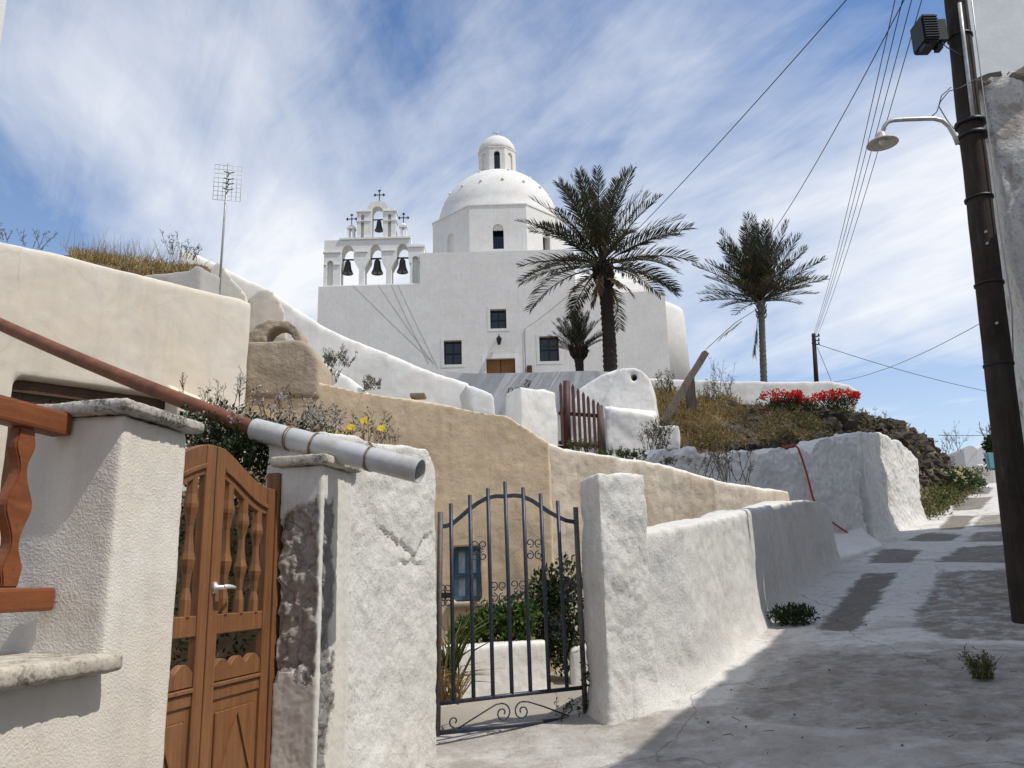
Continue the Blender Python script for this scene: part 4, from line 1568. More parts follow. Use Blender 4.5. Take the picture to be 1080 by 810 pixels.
def arch_loop(x0, x1, z0, z1, n=10):
    r = (x1 - x0) / 2
    c = (x0 + x1) / 2
    return [(x0, z0), (x1, z0)] + [(c + r * math.cos(math.pi * k / n), z1 - r + r * math.sin(math.pi * k / n)) for k in range(n + 1)]


al = arch_loop(arch_w[0], arch_w[1], arch_w[2], arch_w[3])
for k in range(8):
    a, b = oct_[k], oct_[(k + 1) % 8]
    va, vb = Vector((*a, 0)), Vector((*b, 0))
    d = (vb - va).normalized()
    inn = Vector((-d.y, d.x, 0))
    mid = (va + vb) / 2
    outer_ = [(-side / 2, zd0), (side / 2, zd0), (side / 2, zd1), (-side / 2, zd1)]
    hole = [(x - (arch_w[0] + arch_w[1]) / 2, z) for x, z in al] if k % 2 == 1 else None
    hole = [(x - (arch_w[0] + arch_w[1]) / 2, z) for x, z in al]
    drum.plate(outer_, [hole], lambda p: mid + d * p[0] + UPV * p[1], inn * 0.45)
dm = obj('drum', drum, M['church'], ch)
mb = MB()
ctr = Vector((DXc, DYc, 0))
mb.lathe([(apo - 0.35, zd0), (apo - 0.35, zd1 - 0.05)], ctr, 8, False, R(22.5))
obj('dark_glazing', mb, M['dark_glass'], dm)
# white infill of the arch heads
for k in range(8):
    a, b = oct_[k], oct_[(k + 1) % 8]
    va, vb = Vector((*a, 0)), Vector((*b, 0))
    d = (vb - va).normalized()
    inn = Vector((-d.y, d.x, 0))
    mid = (va + vb) / 2
    hw = (arch_w[1] - arch_w[0]) / 2
    zs_ = arch_w[3] - hw * 1.05
    blind = k in (3, 4, 2)
    mb = MB()
    z0i = arch_w[2] if blind else zs_
    mb.plate([(-hw * 1.02, z0i), (hw * 1.02, z0i), (hw * 1.02, arch_w[3] + 0.02), (-hw * 1.02, arch_w[3] + 0.02)], [], lambda p: mid + d * p[0] + UPV * p[1] + inn * 0.14, inn * 0.1)
    obj('arch_infill', mb, M['church'], dm)
z_lan0 = cz(523, 183, DYc - 1.0)
Rd = apo * 0.962
hd = z_lan0 - zd1 + 0.30
mb = MB()
prof = [(apo * 1.012, zd1 + 0.002), (apo * 1.012, zd1 + 0.06)]
for k in range(1, 15):
    an = math.pi / 2 * k / 14
    prof.append((Rd * 0.995 * math.cos(an), zd1 + 0.06 + hd * math.sin(an)))
mb.lathe(prof, ctr, 48)
mb.lathe([(apo / math.cos(R(22.5)) + 0.05, zd1 + 0.001), (apo / math.cos(R(22.5)) + 0.05, zd1 + 0.07), (apo * 0.9, zd1 + 0.30)], ctr, 8, False, R(22.5))
dome = obj('dome', mb, M['church'], ch)
for ringz, nn, ph in ((0.50, 16, 0.1), (0.80, 8, 0.3)):
    an = math.asin(ringz)
    for k in range(nn):
        mb = MB()
        a2 = 2 * math.pi * k / nn + ph
        p = ctr + Vector((math.cos(a2) * Rd * math.cos(an), math.sin(a2) * Rd * math.cos(an), zd1 + 0.06 + hd * math.sin(an)))
        mb.ball(p, 0.095, k, 0.2, 2)
        for f in mb.bm.faces:
            f.smooth = True
        obj('dome_stud', mb, M['church'], dome)
lan = MB()
lw_ = cx(544, 165, DYc) - cx(503.5, 165, DYc)
la = lw_ / 2 * 0.955
lz0, lz1 = z_lan0 - 0.5, cz(523, 157, DYc - 1)
lo = [(DXc + la / math.cos(R(22.5)) * math.cos(R(22.5 + 45 * k)), DYc + la / math.cos(R(22.5)) * math.sin(R(22.5 + 45 * k))) for k in range(8)]
ls = 2 * la * math.tan(R(22.5))
for k in range(8):
    va, vb = Vector((*lo[k], 0)), Vector((*lo[(k + 1) % 8], 0))
    d = (vb - va).normalized()
    inn = Vector((-d.y, d.x, 0))
    mid = (va + vb) / 2
    hw = ls * 0.22
    hw *= 0.85
    hole = arch_loop(-hw, hw, z_lan0 + 0.10, lz1 - 0.20)
    if k != 5:
        lan.box(mid + inn * 0.12 + UPV * ((z_lan0 + lz1) / 2), (hw * 2 + 0.1, 0.05, lz1 - z_lan0 - 0.1), (d, inn, UPV))
    lan.plate([(-ls / 2, lz0), (ls / 2, lz0), (ls / 2, lz1), (-ls / 2, lz1)], [hole], lambda p: mid + d * p[0] + UPV * p[1], inn * 0.18)
lt = obj('lantern', lan, M['church'], ch)
mb = MB()
mb.lathe([(la + 0.13, lz1 + 0.001), (la + 0.13, lz1 + 0.07)], ctr, 8, False, R(22.5))
zc_ = cz(523, 146.5, DYc) - lz1
prof = [((la + 0.04) * math.cos(math.pi / 2 * k / 10), lz1 + 0.072 + zc_ * math.sin(math.pi / 2 * k / 10)) for k in range(11)]
mb.lathe(prof, ctr, 24)
obj('lantern_roof', mb, M['church'], lt)
mb = MB()
mb.lathe([(la - 0.22, lz0 + 0.3), (la - 0.22, lz1 - 0.02)], ctr, 8, False, R(22.5))
obj('lantern_glazing', mb, M['dark_glass'], lt)


def cross(mb, base, h, w, r, ang=0.0, buds=True):
    base = Vector(base)
    ux = Vector((math.cos(ang), math.sin(ang), 0))
    zc2 = h * 0.60
    mb.tube([base, base + UPV * h], r, 6)
    mb.tube([base + UPV * zc2 - ux * w / 2, base + UPV * zc2 + ux * w / 2], r, 6)
    if buds:
        for c, a1 in ((base + UPV * h, UPV), (base + UPV * zc2 - ux * w / 2, -ux), (base + UPV * zc2 + ux * w / 2, ux)):
            side2 = ux if abs(a1.z) > 0.5 else UPV
            for dd in (a1 * r * 1.5, side2 * r * 1.9, -side2 * r * 1.9):
                mb.ball(c + dd, r * 1.55, 0, 0.0, 1)
        mb.ball(base + UPV * zc2, r * 1.8, 0, 0, 1)


ztop_l = lz1 + 0.07 + zc_
mb = MB()
cross(mb, (DXc, DYc, ztop_l - 0.03), 0.62, 0.5, 0.028, 0, False)
obj('dome_cross', mb, M['galv'], lt)

# bell gable
B = lambda px, py: (cx(px, py), cz(px, py))
bz0 = z_bel
by = CY + 0.15
bt = 0.85


def bx(px):
    return cx(px, 270)


def bzz(py):
    return cz(395, py)


bel = MB()
arches = []
for c_, hw_ in ((366, 7.0), (395.5, 6.6), (424, 6.8)):
    arches.append((bx(c_) - hw_ * .0483, bx(c_) + hw_ * .0483, c_))
z_sp = bzz(266.5)
z_at = bzz(256.5)
outl = [(bx(341), bz0), (bx(341), bzz(252)), (bx(447), bzz(257)), (bx(447), bz0)]
outl = [(bx(341), bz0), (bx(447), bz0), (bx(447), bzz(258)), (bx(433), bzz(257)), (bx(433), bzz(251)), (bx(341), bzz(251))]
lowz = bz0 + 0.10
# wide opening for the bells: three arches carried on two slender piers
holes = []
for (x0, x1, c_), (zl_,) in zip(arches, ((0,), (0,), (0,))):
    pass
pier_w = 0.28
o_l, o_r = bx(358.5), bx(432)
p1, p2 = bx(381), bx(409.5)
for a0, a1 in ((o_l, p1 - pier_w / 2), (p1 + pier_w / 2, p2 - pier_w / 2), (p2 + pier_w / 2, o_r)):
    k = [i for i in arches if a0 - 0.1 < (i[0] + i[1]) / 2 < a1 + 0.1][0]
    c_ = (k[0] + k[1]) / 2
    r_ = (k[1] - k[0]) / 2
    rise = z_at - z_sp
    hole = [(a0, lowz), (a1, lowz), (a1, bzz(282)), (k[1], bzz(272))]
    hole += [(c_ + r_ * math.cos(math.pi * j / 10), z_sp + rise * math.sin(math.pi * j / 10)) for j in range(11)]
    hole += [(k[0], bzz(272)), (a0, bzz(282))]
    holes.append(hole)
# blind niches in the end piers are cut right through as slim arches with a back plate
n1 = arch_loop(bx(344.5), bx(351), bz0 + 0.12, bzz(272.5))
n2 = arch_loop(bx(434.5), bx(441), bz0 + 0.12, bzz(270))
bel.plate(outl, holes + [n1, n2], lambda p: Vector((p[0], by, p[1])), (0, bt, 0))
tierx0, tierx1 = bx(357), bx(432.5)
bel.box(((tierx0 + tierx1) / 2, by + bt / 2, bzz(250.3)), (tierx1 - tierx0, bt + 0.16, 0.10))
for xa, xb, zz in ((bx(340), bx(359), bzz(264)), (bx(430.5), bx(448), bzz(260)), (bx(374.5), bx(387.5), bzz(264)), (bx(402.5), bx(416.5), bzz(263.5))):
    bel.box(((xa + xb) / 2, by + bt / 2, zz), (xb - xa, bt + 0.12, 0.07))
for xa, xb in ((bx(341), bx(344)), (bx(351.5), bx(358.5)), (bx(432), bx(434)), (bx(441.5), bx(447))):
    bel.box(((xa + xb) / 2, by + 0.02, bzz(277)), (xb - xa, 0.16, 0.06))
# upper tier
zt0 = bzz(249)
up_out = [(bx(375), zt0), (bx(416.5), zt0), (bx(416.5), bzz(221)), (bx(410.5), bzz(220.5))]
cu = bx(397)
ru = 0.60
zs_u = bzz(219)
up_out += [(cu + ru * math.cos(math.pi * j / 12), zs_u + ru * 0.88 * math.sin(math.pi * j / 12)) for j in range(13)]
up_out += [(bx(381.5), bzz(220.5)), (bx(375), bzz(221))]
uh = [(bx(390.5), zt0 + 0.02), (bx(403), zt0 + 0.02)] + [(bx(396.7) + 0.30 * math.cos(math.pi * j / 10), bzz(221) + 0.30 * math.sin(math.pi * j / 10)) for j in range(11)]
un1 = arch_loop(bx(379), bx(382.5), zt0 + 0.05, bzz(224))
un2 = arch_loop(bx(408), bx(411.5), zt0 + 0.05, bzz(224))
bel.plate(up_out, [uh, un1, un2], lambda p: Vector((p[0], by + 0.08, p[1])), (0, 0.62, 0))
for xa, xb in ((bx(374), bx(390)), (bx(403.5), bx(417.5))):
    bel.box(((xa + xb) / 2, by + 0.38, bzz(221)), (xb - xa, 0.74, 0.07))
    bel.box(((xa + xb) / 2, by + 0.38, bzz(231)), (xb - xa, 0.68, 0.05))
for px_ in (377, 415):
    bel.lathe([(0.10, 0), (0.03, 0.22), (0.01, 0.26)], (bx(px_), by + 0.4, bzz(220.5)), 8)
for px_ in (368, 424):
    bel.box((bx(px_) - 0.13, by + 0.4, bzz(243)), (0.10, 0.4, 0.62))
    bel.box((bx(px_) + 0.13, by + 0.4, bzz(243)), (0.10, 0.4, 0.62))
    bel.box((bx(px_), by + 0.4, bzz(236.4)), (0.46, 0.46, 0.10))
    bel.lathe([(0.24, 0.05), (0.20, 0.12), (0.10, 0.22), (0.02, 0.27)], (bx(px_), by + 0.4, bzz(236.4)), 10)
gable = obj('bell_gable', bel, M['white_clean'], ch)
for a, b, z0, z1, dy in ((bx(344), bx(351.5), bz0, bzz(270), .3), (bx(434), bx(441.5), bz0, bzz(268), .3)):
    mb = MB()
    mb.box(((a + b) / 2, by + dy, (z0 + z1) / 2), (b - a, 0.2, z1 - z0))
    obj('niche_back', mb, M['church'], gable)
for a, b in ((bx(378.7), bx(382.8)), (bx(407.7), bx(411.8))):
    mb = MB()
    mb.box(((a + b) / 2, by + .4, (zt0 + bzz(223)) / 2), (b - a, 0.2, bzz(223) - zt0))
    obj('niche_back', mb, M['church'], gable)
for px_, py_, h_ in ((397.5, 207, 0.60), (368, 231.5, 0.56), (424, 231.5, 0.54)):
    mb = MB()
    b0 = (bx(px_), by + 0.4, bzz(py_) - 0.03)
    cross(mb, b0, h_ + 0.03, 0.48, 0.028)
    obj('cross', mb, M['dark_metal'], gable)

# bells
bell_sizes = [(364.8, 269.5, 284, 0.21, 'left bell of the three under the church gable arches'),
              (396.2, 269, 284.5, 0.235, 'middle and largest bell under the church gable arches'),
              (423, 269, 284, 0.235, 'right bell of the three under the church gable arches'),
              (397.5, 227.5, 239, 0.175, 'small single bell in the top arch of the church gable')]
bell0 = None
hanger = (bx(380) - bx(360)) * 0.5
for px_, t_, b_, r_, lab in bell_sizes:
    zt_, zb_ = bzz(t_), bzz(b_)
    if bell0 is None:
        bell0 = thing('church_bell', (bx(px_), by + bt / 2, zt_), lab, 'bell', 'bells of the church gable')
        h_ = zt_ - zb_
        r_ = 0.31
        mb = MB()
        mb.lathe([(0.03, -0.02), (0.10, -0.06), (r_ * 0.50, -0.13), (r_ * 0.58, -h_ * 0.45), (r_ * 0.68, -h_ * 0.68), (r_ * 0.88, -h_ * 0.88), (r_, -h_ * 0.97), (r_ * 0.97, -h_), (r_ * 0.85, -h_ * 0.96)], (bx(px_), by + bt / 2, zt_), 20)
        obj('bell_body', mb, M['bronze'], bell0)
        mb = MB()
        c = Vector((bx(px_), by + bt / 2, zt_))
        mb.tube([c - UPV * 0.2, c - UPV * (h_ + 0.08)], 0.022, 6)
        mb.ball(c - UPV * (h_ + 0.05), 0.05, 0, 0, 1)
        obj('clapper', mb, M['dark_metal'], bell0)
        mb = MB()
        mb.box(c + UPV * 0.02, (0.96, 0.07, 0.07))
        obj('headstock', mb, M['dark_metal'], bell0)
        bell_h = h_
    else:
        b2 = dup(bell0, (bx(px_), by + bt / 2, zt_), lab)
        k = (zt_ - zb_) / bell_h
        b2.scale = (k * 1.0, k, k)

# bell ropes slanting down over the front
for i, (a, b) in enumerate((((372, 300), (456, 381)), ((399, 300), (458, 384)), ((413, 300), (452, 383)), ((420, 300), (462, 388)))):
    mb = MB()
    p0 = pix(a[0], a[1], CY - 0.012)
    p1 = pix(b[0], b[1], CY - 0.012)
    mb.tube([p0, p0.lerp(p1, 0.5) - UPV * 0.05, p1], 0.006, 5)
    whole('bell_rope', mb, M['rope'], 'thin bell rope slanting down the white church front', 'rope', 'bell ropes on the church front', base=tuple(p0))

# wall lantern and meter box
wl_ = thing('wall_lantern', tuple(pix(526, 356, CY - 0.05)), 'black wall lantern above the brown church door', 'lantern')
c = pix(526.3, 358, CY - 0.28)
mb = MB()
mb.lathe([(0.03, -0.30), (0.08, -0.26), (0.14, 0.02), (0.16, 0.03), (0.09, 0.14), (0.02, 0.22), (0.03, 0.26)], c, 6, False)
obj('lamp_body', mb, M['dark_metal'], wl_)
mb = MB()
mb.tube([c + UPV * 0.26, c + UPV * 0.36 + Vector((0, 0.1, 0)), c + UPV * 0.2 + Vector((0, 0.27, 0))], 0.018, 6)
mb.box(c + Vector((0, 0.262, 0.12)), (0.09, 0.02, 0.3))
obj('bracket', mb, M['dark_metal'], wl_)
mb = MB()
c = pix(558.5, 389.5, CY - 0.1)
mb.box(c, (0.26, 0.196, 0.40))
bmesh.ops.bevel(mb.bm, geom=mb.bm.edges[:], offset=0.02, segments=2, affect='EDGES')
mb.box(c + Vector((0, -0.104, 0.06)), (0.14, 0.012, 0.14))
whole('meter_box', mb, M['shutter_wood'], 'small dark brown meter box on the church front right of the door', 'meter box', base=tuple(c))

# ================================================================== TERRACE WALLS BELOW THE CHURCH
mb = MB()
TY = 25.0
pts_ = [(470, 392), (500, 394), (560, 393), (622, 391), (660, 393)]
mb.plate([XZ(470, 470, TY)] + [XZ(*p, TY) for p in pts_] + [XZ(660, 470, TY)], [], lambda p: Vector((p[0], TY, p[1])), (0, 0.5, 0))
M['grey_white'] = plaster_mat('grey terrace whitewash', (0.64, 0.63, 0.61), (0.54, 0.53, 0.50), 0.7, 0.2, 0.0, grain=9, bump=0.4, bdist=0.015, lump=2.0)
tw = thing('terrace_wall', tuple(pix(560, 440, TY)), 'grey white terrace wall with black graffiti in front of the church door', 'wall')
obj('wall_body', mb, M['grey_white'], tw)
# graffiti: sprayed letters, too worn to be read
mb = MB()
Yg = TY - 0.03
for st_ in ([(536, 414), (536.5, 409.5), (540, 409), (541, 413.5)], [(543.5, 410), (547, 408.5), (547.5, 413), (543, 412.5)],
            [(553, 406), (556, 402), (558.5, 404), (555, 408), (553, 406)], [(554, 400.5), (560, 402), (557, 408)],
            [(548.5, 413.5), (549, 408)], [(550, 408), (552.5, 413)]):
    P_ = [pix(a, b, Yg) for a, b in st_]
    mb.tube(P_, 0.014, 5)
for v in mb.bm.verts:
    v.co.y = Yg + (v.co.y - Yg) * 0.15 + 0.012
obj('graffiti', mb, M['graffiti'], tw)

mb = MB()
T2 = 24.2
pts_ = [(690, 399), (760, 401), (830, 402), (878, 402), (896, 406), (905, 412)]
mb.plate([XZ(660, 470, T2)] + [XZ(660, 398, T2)] + [XZ(*p, T2) for p in pts_] + [XZ(905, 470, T2)], [], lambda p: Vector((p[0], T2, p[1])), (0, 0.5, 0))
plaster(mb, 0.07, 2, 0.03, 1, 0.005)
whole('hilltop_wall', mb, M['white'], 'low white wall along the hilltop behind the red flowers', 'wall', base=tuple(pix(780, 425, T2)))

# stump blocks at the end of the sweeping wall
mb = MB()
mb.plate([XZ(*p, 15.5) for p in [(496, 440), (492, 411), (491, 405), (498, 407), (509, 411), (519, 415), (522, 420), (523, 440)]], [], lambda p: Vector((p[0], 15.5, p[1])), (-0.2, 0.9, 0))
plaster(mb, 0.04, 3, 0.02, 2, 0)
whole('white_block', mb, M['white'], 'small white plastered block where the sweeping wall ends', 'block', base=tuple(pix(507, 435, 15.8)))

# white pier left of the picket gate
mb = MB()
pp = [pix(549, 440, 13.2), pix(588, 440, 13.8), pix(575, 440, 14.8), pix(533, 440, 14.0)]
mb.prism([(p.x, p.y) for p in pp], 2.4, [pix(560, 408, 13.3).z, pix(588, 413, 13.8).z, pix(575, 410, 14.8).z, pix(536, 416, 14.0).z])
plaster(mb, 0.035, 3, 0.02, 2, 0.004, 31)
whole('gate_pier', mb, M['white'], 'white plastered pier left of the red picket gate', 'pier', base=(pp[0].x, pp[0].y, 2.9))

# picket gate
PG0, PG1 = Vector((pix(590, 440, 14.2).x, 14.2, 0)), Vector((pix(636, 440, 14.55).x, 14.55, 0))
pgd = (PG1 - PG0).normalized()
pgn = Vector((pgd.y, -pgd.x, 0))
gpk = lambda px, py: on_plane(px, py, PG0, pgn)
pg = thing('picket_gate', tuple((PG0 + PG1) / 2 + UPV * pix(613, 474, 14.4).z), 'dark red wooden picket gate between white piers above the courtyard', 'gate')
pk = [(591.5, 404, 469, .05), (604.5, 405.5, 471, .055), (610, 410, 472, .05), (615.5, 413.5, 473, .05), (620.5, 417.5, 474, .05), (626, 421, 475, .05), (631, 424, 476, .05)]
for a, t_, b_, w_ in pk:
    mb = MB()
    p1, p0 = gpk(a, t_), gpk(a + 0.8, b_)
    mb.prism([(0, 0), (1, 0), (1, 1)], 0, 1) if False else None
    c = (p0 + p1) / 2
    hh = (p1.z - p0.z) / 2
    mb.plate([(-w_ / 2, -hh), (w_ / 2, -hh), (w_ / 2, hh - 0.05), (0, hh), (-w_ / 2, hh - 0.05)], [], lambda q_: c + pgd * q_[0] + UPV * q_[1] + pgn * 0.03, -pgn * 0.022)
    obj('picket', mb, M['picket'], pg)
mb = MB()
mb.tube([gpk(598.3, 470), gpk(597.3, 402)], [0.07, 0.06], 8)
obj('post', mb, M['picket'], pg)
mb = MB()
mb.tube([gpk(635.5, 479), gpk(632.5, 428)], [0.075, 0.06], 8)
obj('hinge_post', mb, M['old_wood'], pg)
for y0_, y1_ in ((435.5, 438.5), (466.5, 471)):
    mb = MB()
    mb.bar(gpk(590, y0_) - pgn * 0.02, gpk(634, y1_) - pgn * 0.02, 0.04, 0.06)
    obj('rail', mb, M['picket'], pg)

# big rounded white mass with a little square hole
mb = MB()
ol = [(600, 480), (606, 416), (612, 408.5), (622, 401.5), (634, 395.5), (646, 391), (658, 388), (669, 387), (678, 390), (685, 396), (689, 406), (692, 430), (696, 480)]
hole = [XZ(*p, 16.0) for p in ((665.5, 401), (671.5, 400.5), (672, 393), (665.5, 393))]
mb.plate([XZ(*p, 16.0) for p in ol], [hole], lambda p: Vector((p[0], 16.0 + 0.10 * (p[0] - 2), p[1])), (0.3, 1.3, 0))
plaster(mb, 0.035, 3, 0.025, 1.6, 0.006, 33)
am = thing('white_stair_mass', tuple(pix(655, 470, 16.4)), 'rounded white plaster mass with a small square hole, right of the red picket gate', 'stair wall')
obj('upper_mass', mb, M['white'], am)
mb = MB()
pp = [pix(638, 450, 15.0), pix(690, 450, 15.15), pix(694, 450, 16.1), pix(644, 450, 16.1)]
mb.prism([(p.x, p.y) for p in pp], 2.4, [pix(640, 429, 15.0).z, pix(688, 438, 15.15).z, pix(690, 434, 16.1).z, pix(655, 427, 16.1).z])
mb.box(pix(690, 465, 15.4), (0.9, 0.5, 0.5))
plaster(mb, 0.035, 4, 0.03, 1.6, 0.006, 34)
obj('lower_mass', mb, M['white'], am)
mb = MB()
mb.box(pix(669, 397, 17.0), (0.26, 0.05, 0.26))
obj('hole_back', mb, M['black'], am)  # black plate paints the shade inside the little hole

# ------------------------------------------------------------------ retaining wall of the bank
mb = MB()
rt = [(684, 482), (690, 477), (698, 472), (706, 473), (711, 478), (716, 479), (722, 473), (730, 473), (736, 479), (742, 481), (750, 476), (758, 475), (765, 481), (771, 481), (778, 475), (786, 474), (793, 473), (800, 478), (806, 479), (813, 473), (822, 471), (829, 472), (834, 478), (840, 476), (846, 472), (851, 477), (856, 478), (860, 467), (866, 461), (884, 459), (897, 461), (904, 466)]
pr = None
rwn = Vector((E1.x - RW0.x, E1.y - RW0.y, 0)).normalized()
rwnn = Vector((rwn.y, -rwn.x, 0))
back = Vector((-rwnn.x, -rwnn.y))
for (a, b) in rt:
    w = on_plane(a, b, (RW0.x, RW0.y, 0), rwnn)
    cur = (w.xy.copy(), w.z)
    if pr:
        q4 = [pr[0], cur[0], cur[0] + back * 0.5, pr[0] + back * 0.5]
        mb.prism([tuple(p) for p in q4], [zroad(p.x, p.y) - 0.4 for p in q4], [pr[1], cur[1], cur[1], pr[1]])
    pr = cur
# set-back strip closing the gap to the newer block
ga, gb = E1.xy + back * 0.32, hit_road(925, 566).xy + back * 0.42
zg = pix(913, 474, ga.y).z
mb.prism([tuple(x) for x in (ga, gb, gb + back * 0.4, ga + back * 0.4)], zroad(ga.x, ga.y) - 0.3, zg)
plaster(mb, 0.033, 1, 0.075, 1.9, 0.03, 35)
whole('retaining_wall', mb, M['white'], 'lumpy white retaining wall under the dry grass bank', 'wall', base=(E1.x - 1, E1.y - 0.4, E1.z))
# second, newer block of the wall
mb = MB()
S0 = hit_road(921, 568).xy
S1 = hit_road(975, 550).xy
sd_ = (S1 - S0).normalized()
sb_ = Vector((-sd_.y, sd_.x))
rt = [(0, 455), (0.25, 456), (0.5, 460), (0.75, 466), (0.92, 474), (1.0, 484)]
pr = None
for f, yy in rt:
    p = S0.lerp(S1, f)
    pxx = 921 + (974 - 921) * f
    z_ = pix(pxx, yy, p.y).z
    if pr:
        q4 = [pr[0], p, p + sb_ * 0.55, pr[0] + sb_ * 0.55]
        mb.prism([tuple(x) for x in q4], [zroad(x.x, x.y) - 0.4 for x in q4], [pr[1], z_, z_, pr[1]])
    pr = (p, z_)


def batter2(co, nr):
    h = co.z - zroad(co.x, co.y)
    return 0.10 * math.exp(-max(0, h) / 0.18) if abs(nr.z) < 0.8 else 0.0


plaster(mb, 0.033, 2, 0.05, 1.7, 0.02, 36, batter2)
whole('rounded_wall', mb, M['white_speck'], 'speckled white wall end with rounded top beside the upper lane', 'wall', base=(E1.x + 0.8, E1.y + 0.8, E1.z + 0.2))
# low step at the foot of the retaining wall
mb = MB()
a, b, c, d = hit_road(878, 601), hit_road(932, 578), Vector((E1.x + 0.1, E1.y + 0.1, 0)), Vector((wallb[-1].x - 0.3, wallb[-1].y + 2.2, 0))
mb.prism([(a.x - .1, a.y + .1), (b.x, b.y), (c.x, c.y), (d.x, d.y)], zroad(a.x, a.y) - 0.3, [zroad(a.x, a.y) + 0.10, zroad(b.x, b.y) + 0.06, zroad(c.x, c.y) + 0.30, zroad(d.x, d.y) + 0.32])
plaster(mb, 0.035, 4, 0.03, 2, 0.005, 37)
whole('white_step', mb, M['white'], 'low white plastered step between the garden wall and retaining wall', 'step', base=(a.x, a.y, a.z))

# red hose lying over the retaining wall
hz_ = [(838, 469), (842, 473), (846, 484), (851, 500), (854, 512), (857, 524), (862, 536), (870, 545), (878, 551), (888, 558), (896, 563), (905, 567)]
mb = MB()
pp = []
for i, (a, b) in enumerate(hz_):
    w = on_plane(a, b, (RW0.x + rwnn.x * 0.10, RW0.y + rwnn.y * 0.10, 0), rwnn)
    pp.append(w)
mb.tube([pp[0] + Vector((-0.1, 0.5, 0.02))] + pp, 0.019, 8)
whole('red_hose', mb, M['hose'], 'red hose hanging down the white retaining wall', 'hose', base=tuple(pp[0]))

# ================================================================== RIGHT SIDE: pole, lamp, houses
PB = hit_road(1085, 654)
PYb = PB.y
rp_ = ray(1001, -40)
PT = pix(1003, -40, PYb + 0.25)
pole = thing('utility_pole', tuple(PB), 'leaning dark tarred utility pole beside the lane, carrying street lamp and transformer box', 'utility pole')
mb = MB()
n = 22
pts = [PB.lerp(PT, k / n) + Vector((0.012 * noise.noise(Vector((k * .4, 0, 1))), 0, 0)) for k in range(-1, n + 1)]
mb.tube(pts, [0.146 - 0.026 * max(0, k - 1) / n for k in range(len(pts))], 16)
obj('shaft', mb, M['pole_wood'], pole)


def on_pole(py):
    """point on the pole axis seen at picture height py"""
    lo, hi = 0.0, 1.0
    def yy(f):
        p = PB.lerp(PT, f) - Vector((0, 0, CAMZ))
        return 405 - FPX * p.dot(_UU) / p.dot(_F)
    for _ in range(40):
        mid = (lo + hi) / 2
        if yy(mid) > py:
            lo = mid
        else:
            hi = mid
    return PB.lerp(PT, lo)


toC = Vector((-0.35, -0.94, 0)).normalized()
mb = MB()
mb.tube([on_pole(y) + toC * 0.15 + Vector((0.01, 0, 0)) for y in (12, 50, 90, 130)], 0.022, 8)
obj('conduit', mb, M['galv'], pole)
mb = MB()
mb.tube([on_pole(y) + Vector((0.10, -0.15, 0)) for y in (-10, 60, 130, 250)] + [on_pole(330) + Vector((0.14, -0.12, 0)), on_pole(400) + Vector((0.2, 0.1, 0))], 0.007, 5)
obj('service_cable', mb, M['galv'], pole)
for y_ in (40, 210, 300, 385):
    mb = MB()
    mb.lathe([(0.149 if y_ > 200 else 0.139, -0.012), (0.149 if y_ > 200 else 0.139, 0.012)], on_pole(y_), 16)
    obj('steel_band', mb, M['dark_metal'], pole)
for y_ in (250, 262, 345):
    mb = MB()
    mb.tube([on_pole(y_) + toC * 0.12, on_pole(y_) + toC * 0.165], 0.014, 6)
    obj('bolt', mb, M['galv'], pole)
mb = MB()
a = on_pole(131)
for k in range(2):
    c = a - UPV * 0.16 * k
    mb.lathe([(0.165, -0.02), (0.165, 0.02)], c, 16)
obj('clamp', mb, M['dark_metal'], pole)
# lamp arm
Ya = on_pole(152).y - 0.2
lamp = obj('lamp_arm', (lambda q_: (q_.tube([pix(1010, 152, Ya), pix(1006.5, 143, Ya), pix(1001, 133.5, Ya), pix(994, 127.5, Ya), pix(985, 125.2, Ya), pix(975, 125.3, Ya), pix(955, 126, Ya), pix(943, 126.8, Ya), pix(936.5, 128.5, Ya), pix(932.8, 133, Ya), pix(931, 139, Ya)], 0.024, 10), q_)[1])(MB()), M['galv'], pole)
c = pix(930, 147, Ya)
mb = MB()
mb.lathe([(0.03, 0.11), (0.05, 0.085), (0.055, 0.04), (0.075, 0.02), (0.155, -0.015), (0.168, -0.035), (0.160, -0.035), (0.07, 0.0), (0.045, 0.02)], c - UPV * 0.02, 28)
obj('lamp_shade', mb, M['lamp_glass'], lamp)
mb = MB()
mb.ball(c - UPV * 0.025, 0.045, 0, 0, 2, (1, 1, 0.9))
for f in mb.bm.faces:
    f.smooth = True
obj('bulb', mb, M['handle'], lamp)
mb = MB()
mb.tube([pix(1030, 83, Ya), pix(1012, 93, Ya), pix(1001, 96, Ya), pix(992, 107, Ya), pix(988, 118, Ya), pix(978, 127, Ya)], 0.006, 5)
mb.tube([pix(1003, 92, Ya), pix(993, 101, Ya), pix(990, 112, Ya), pix(999, 127, Ya), pix(1006, 136, Ya)], 0.006, 5)
obj('lamp_cable', mb, M['wire'], pole)
# transformer box
Yb = on_pole(40).y - 0.05
q_ = [pix(965, 14, Yb), pix(986, 14, Yb), pix(986, 60, Yb), pix(965, 56, Yb)]
cc = (q_[0] + q_[2]) / 2
mb = MB()
w_, h_ = 0.185, 0.36
mb.box(cc, (w_, 0.30, h_))
bmesh.ops.bevel(mb.bm, geom=mb.bm.edges[:], offset=0.02, segments=2, affect='EDGES')
for k in range(9):
    mb.box(cc + Vector((0, -0.158, -h_ / 2 + 0.05 + k * 0.033)), (w_ * 0.86, 0.02, 0.012))
mb.box(cc + Vector((-0.05, -0.05, -h_ / 2 - 0.025)), (0.07, 0.12, 0.05))
mb.box(cc + Vector((w_ / 2 + 0.06, 0, 0.0)), (0.115, 0.20, 0.27))
mb.box(cc + Vector((w_ / 2 + 0.04, 0, -h_ / 2 + 0.01)), (0.06, 0.1, 0.08))
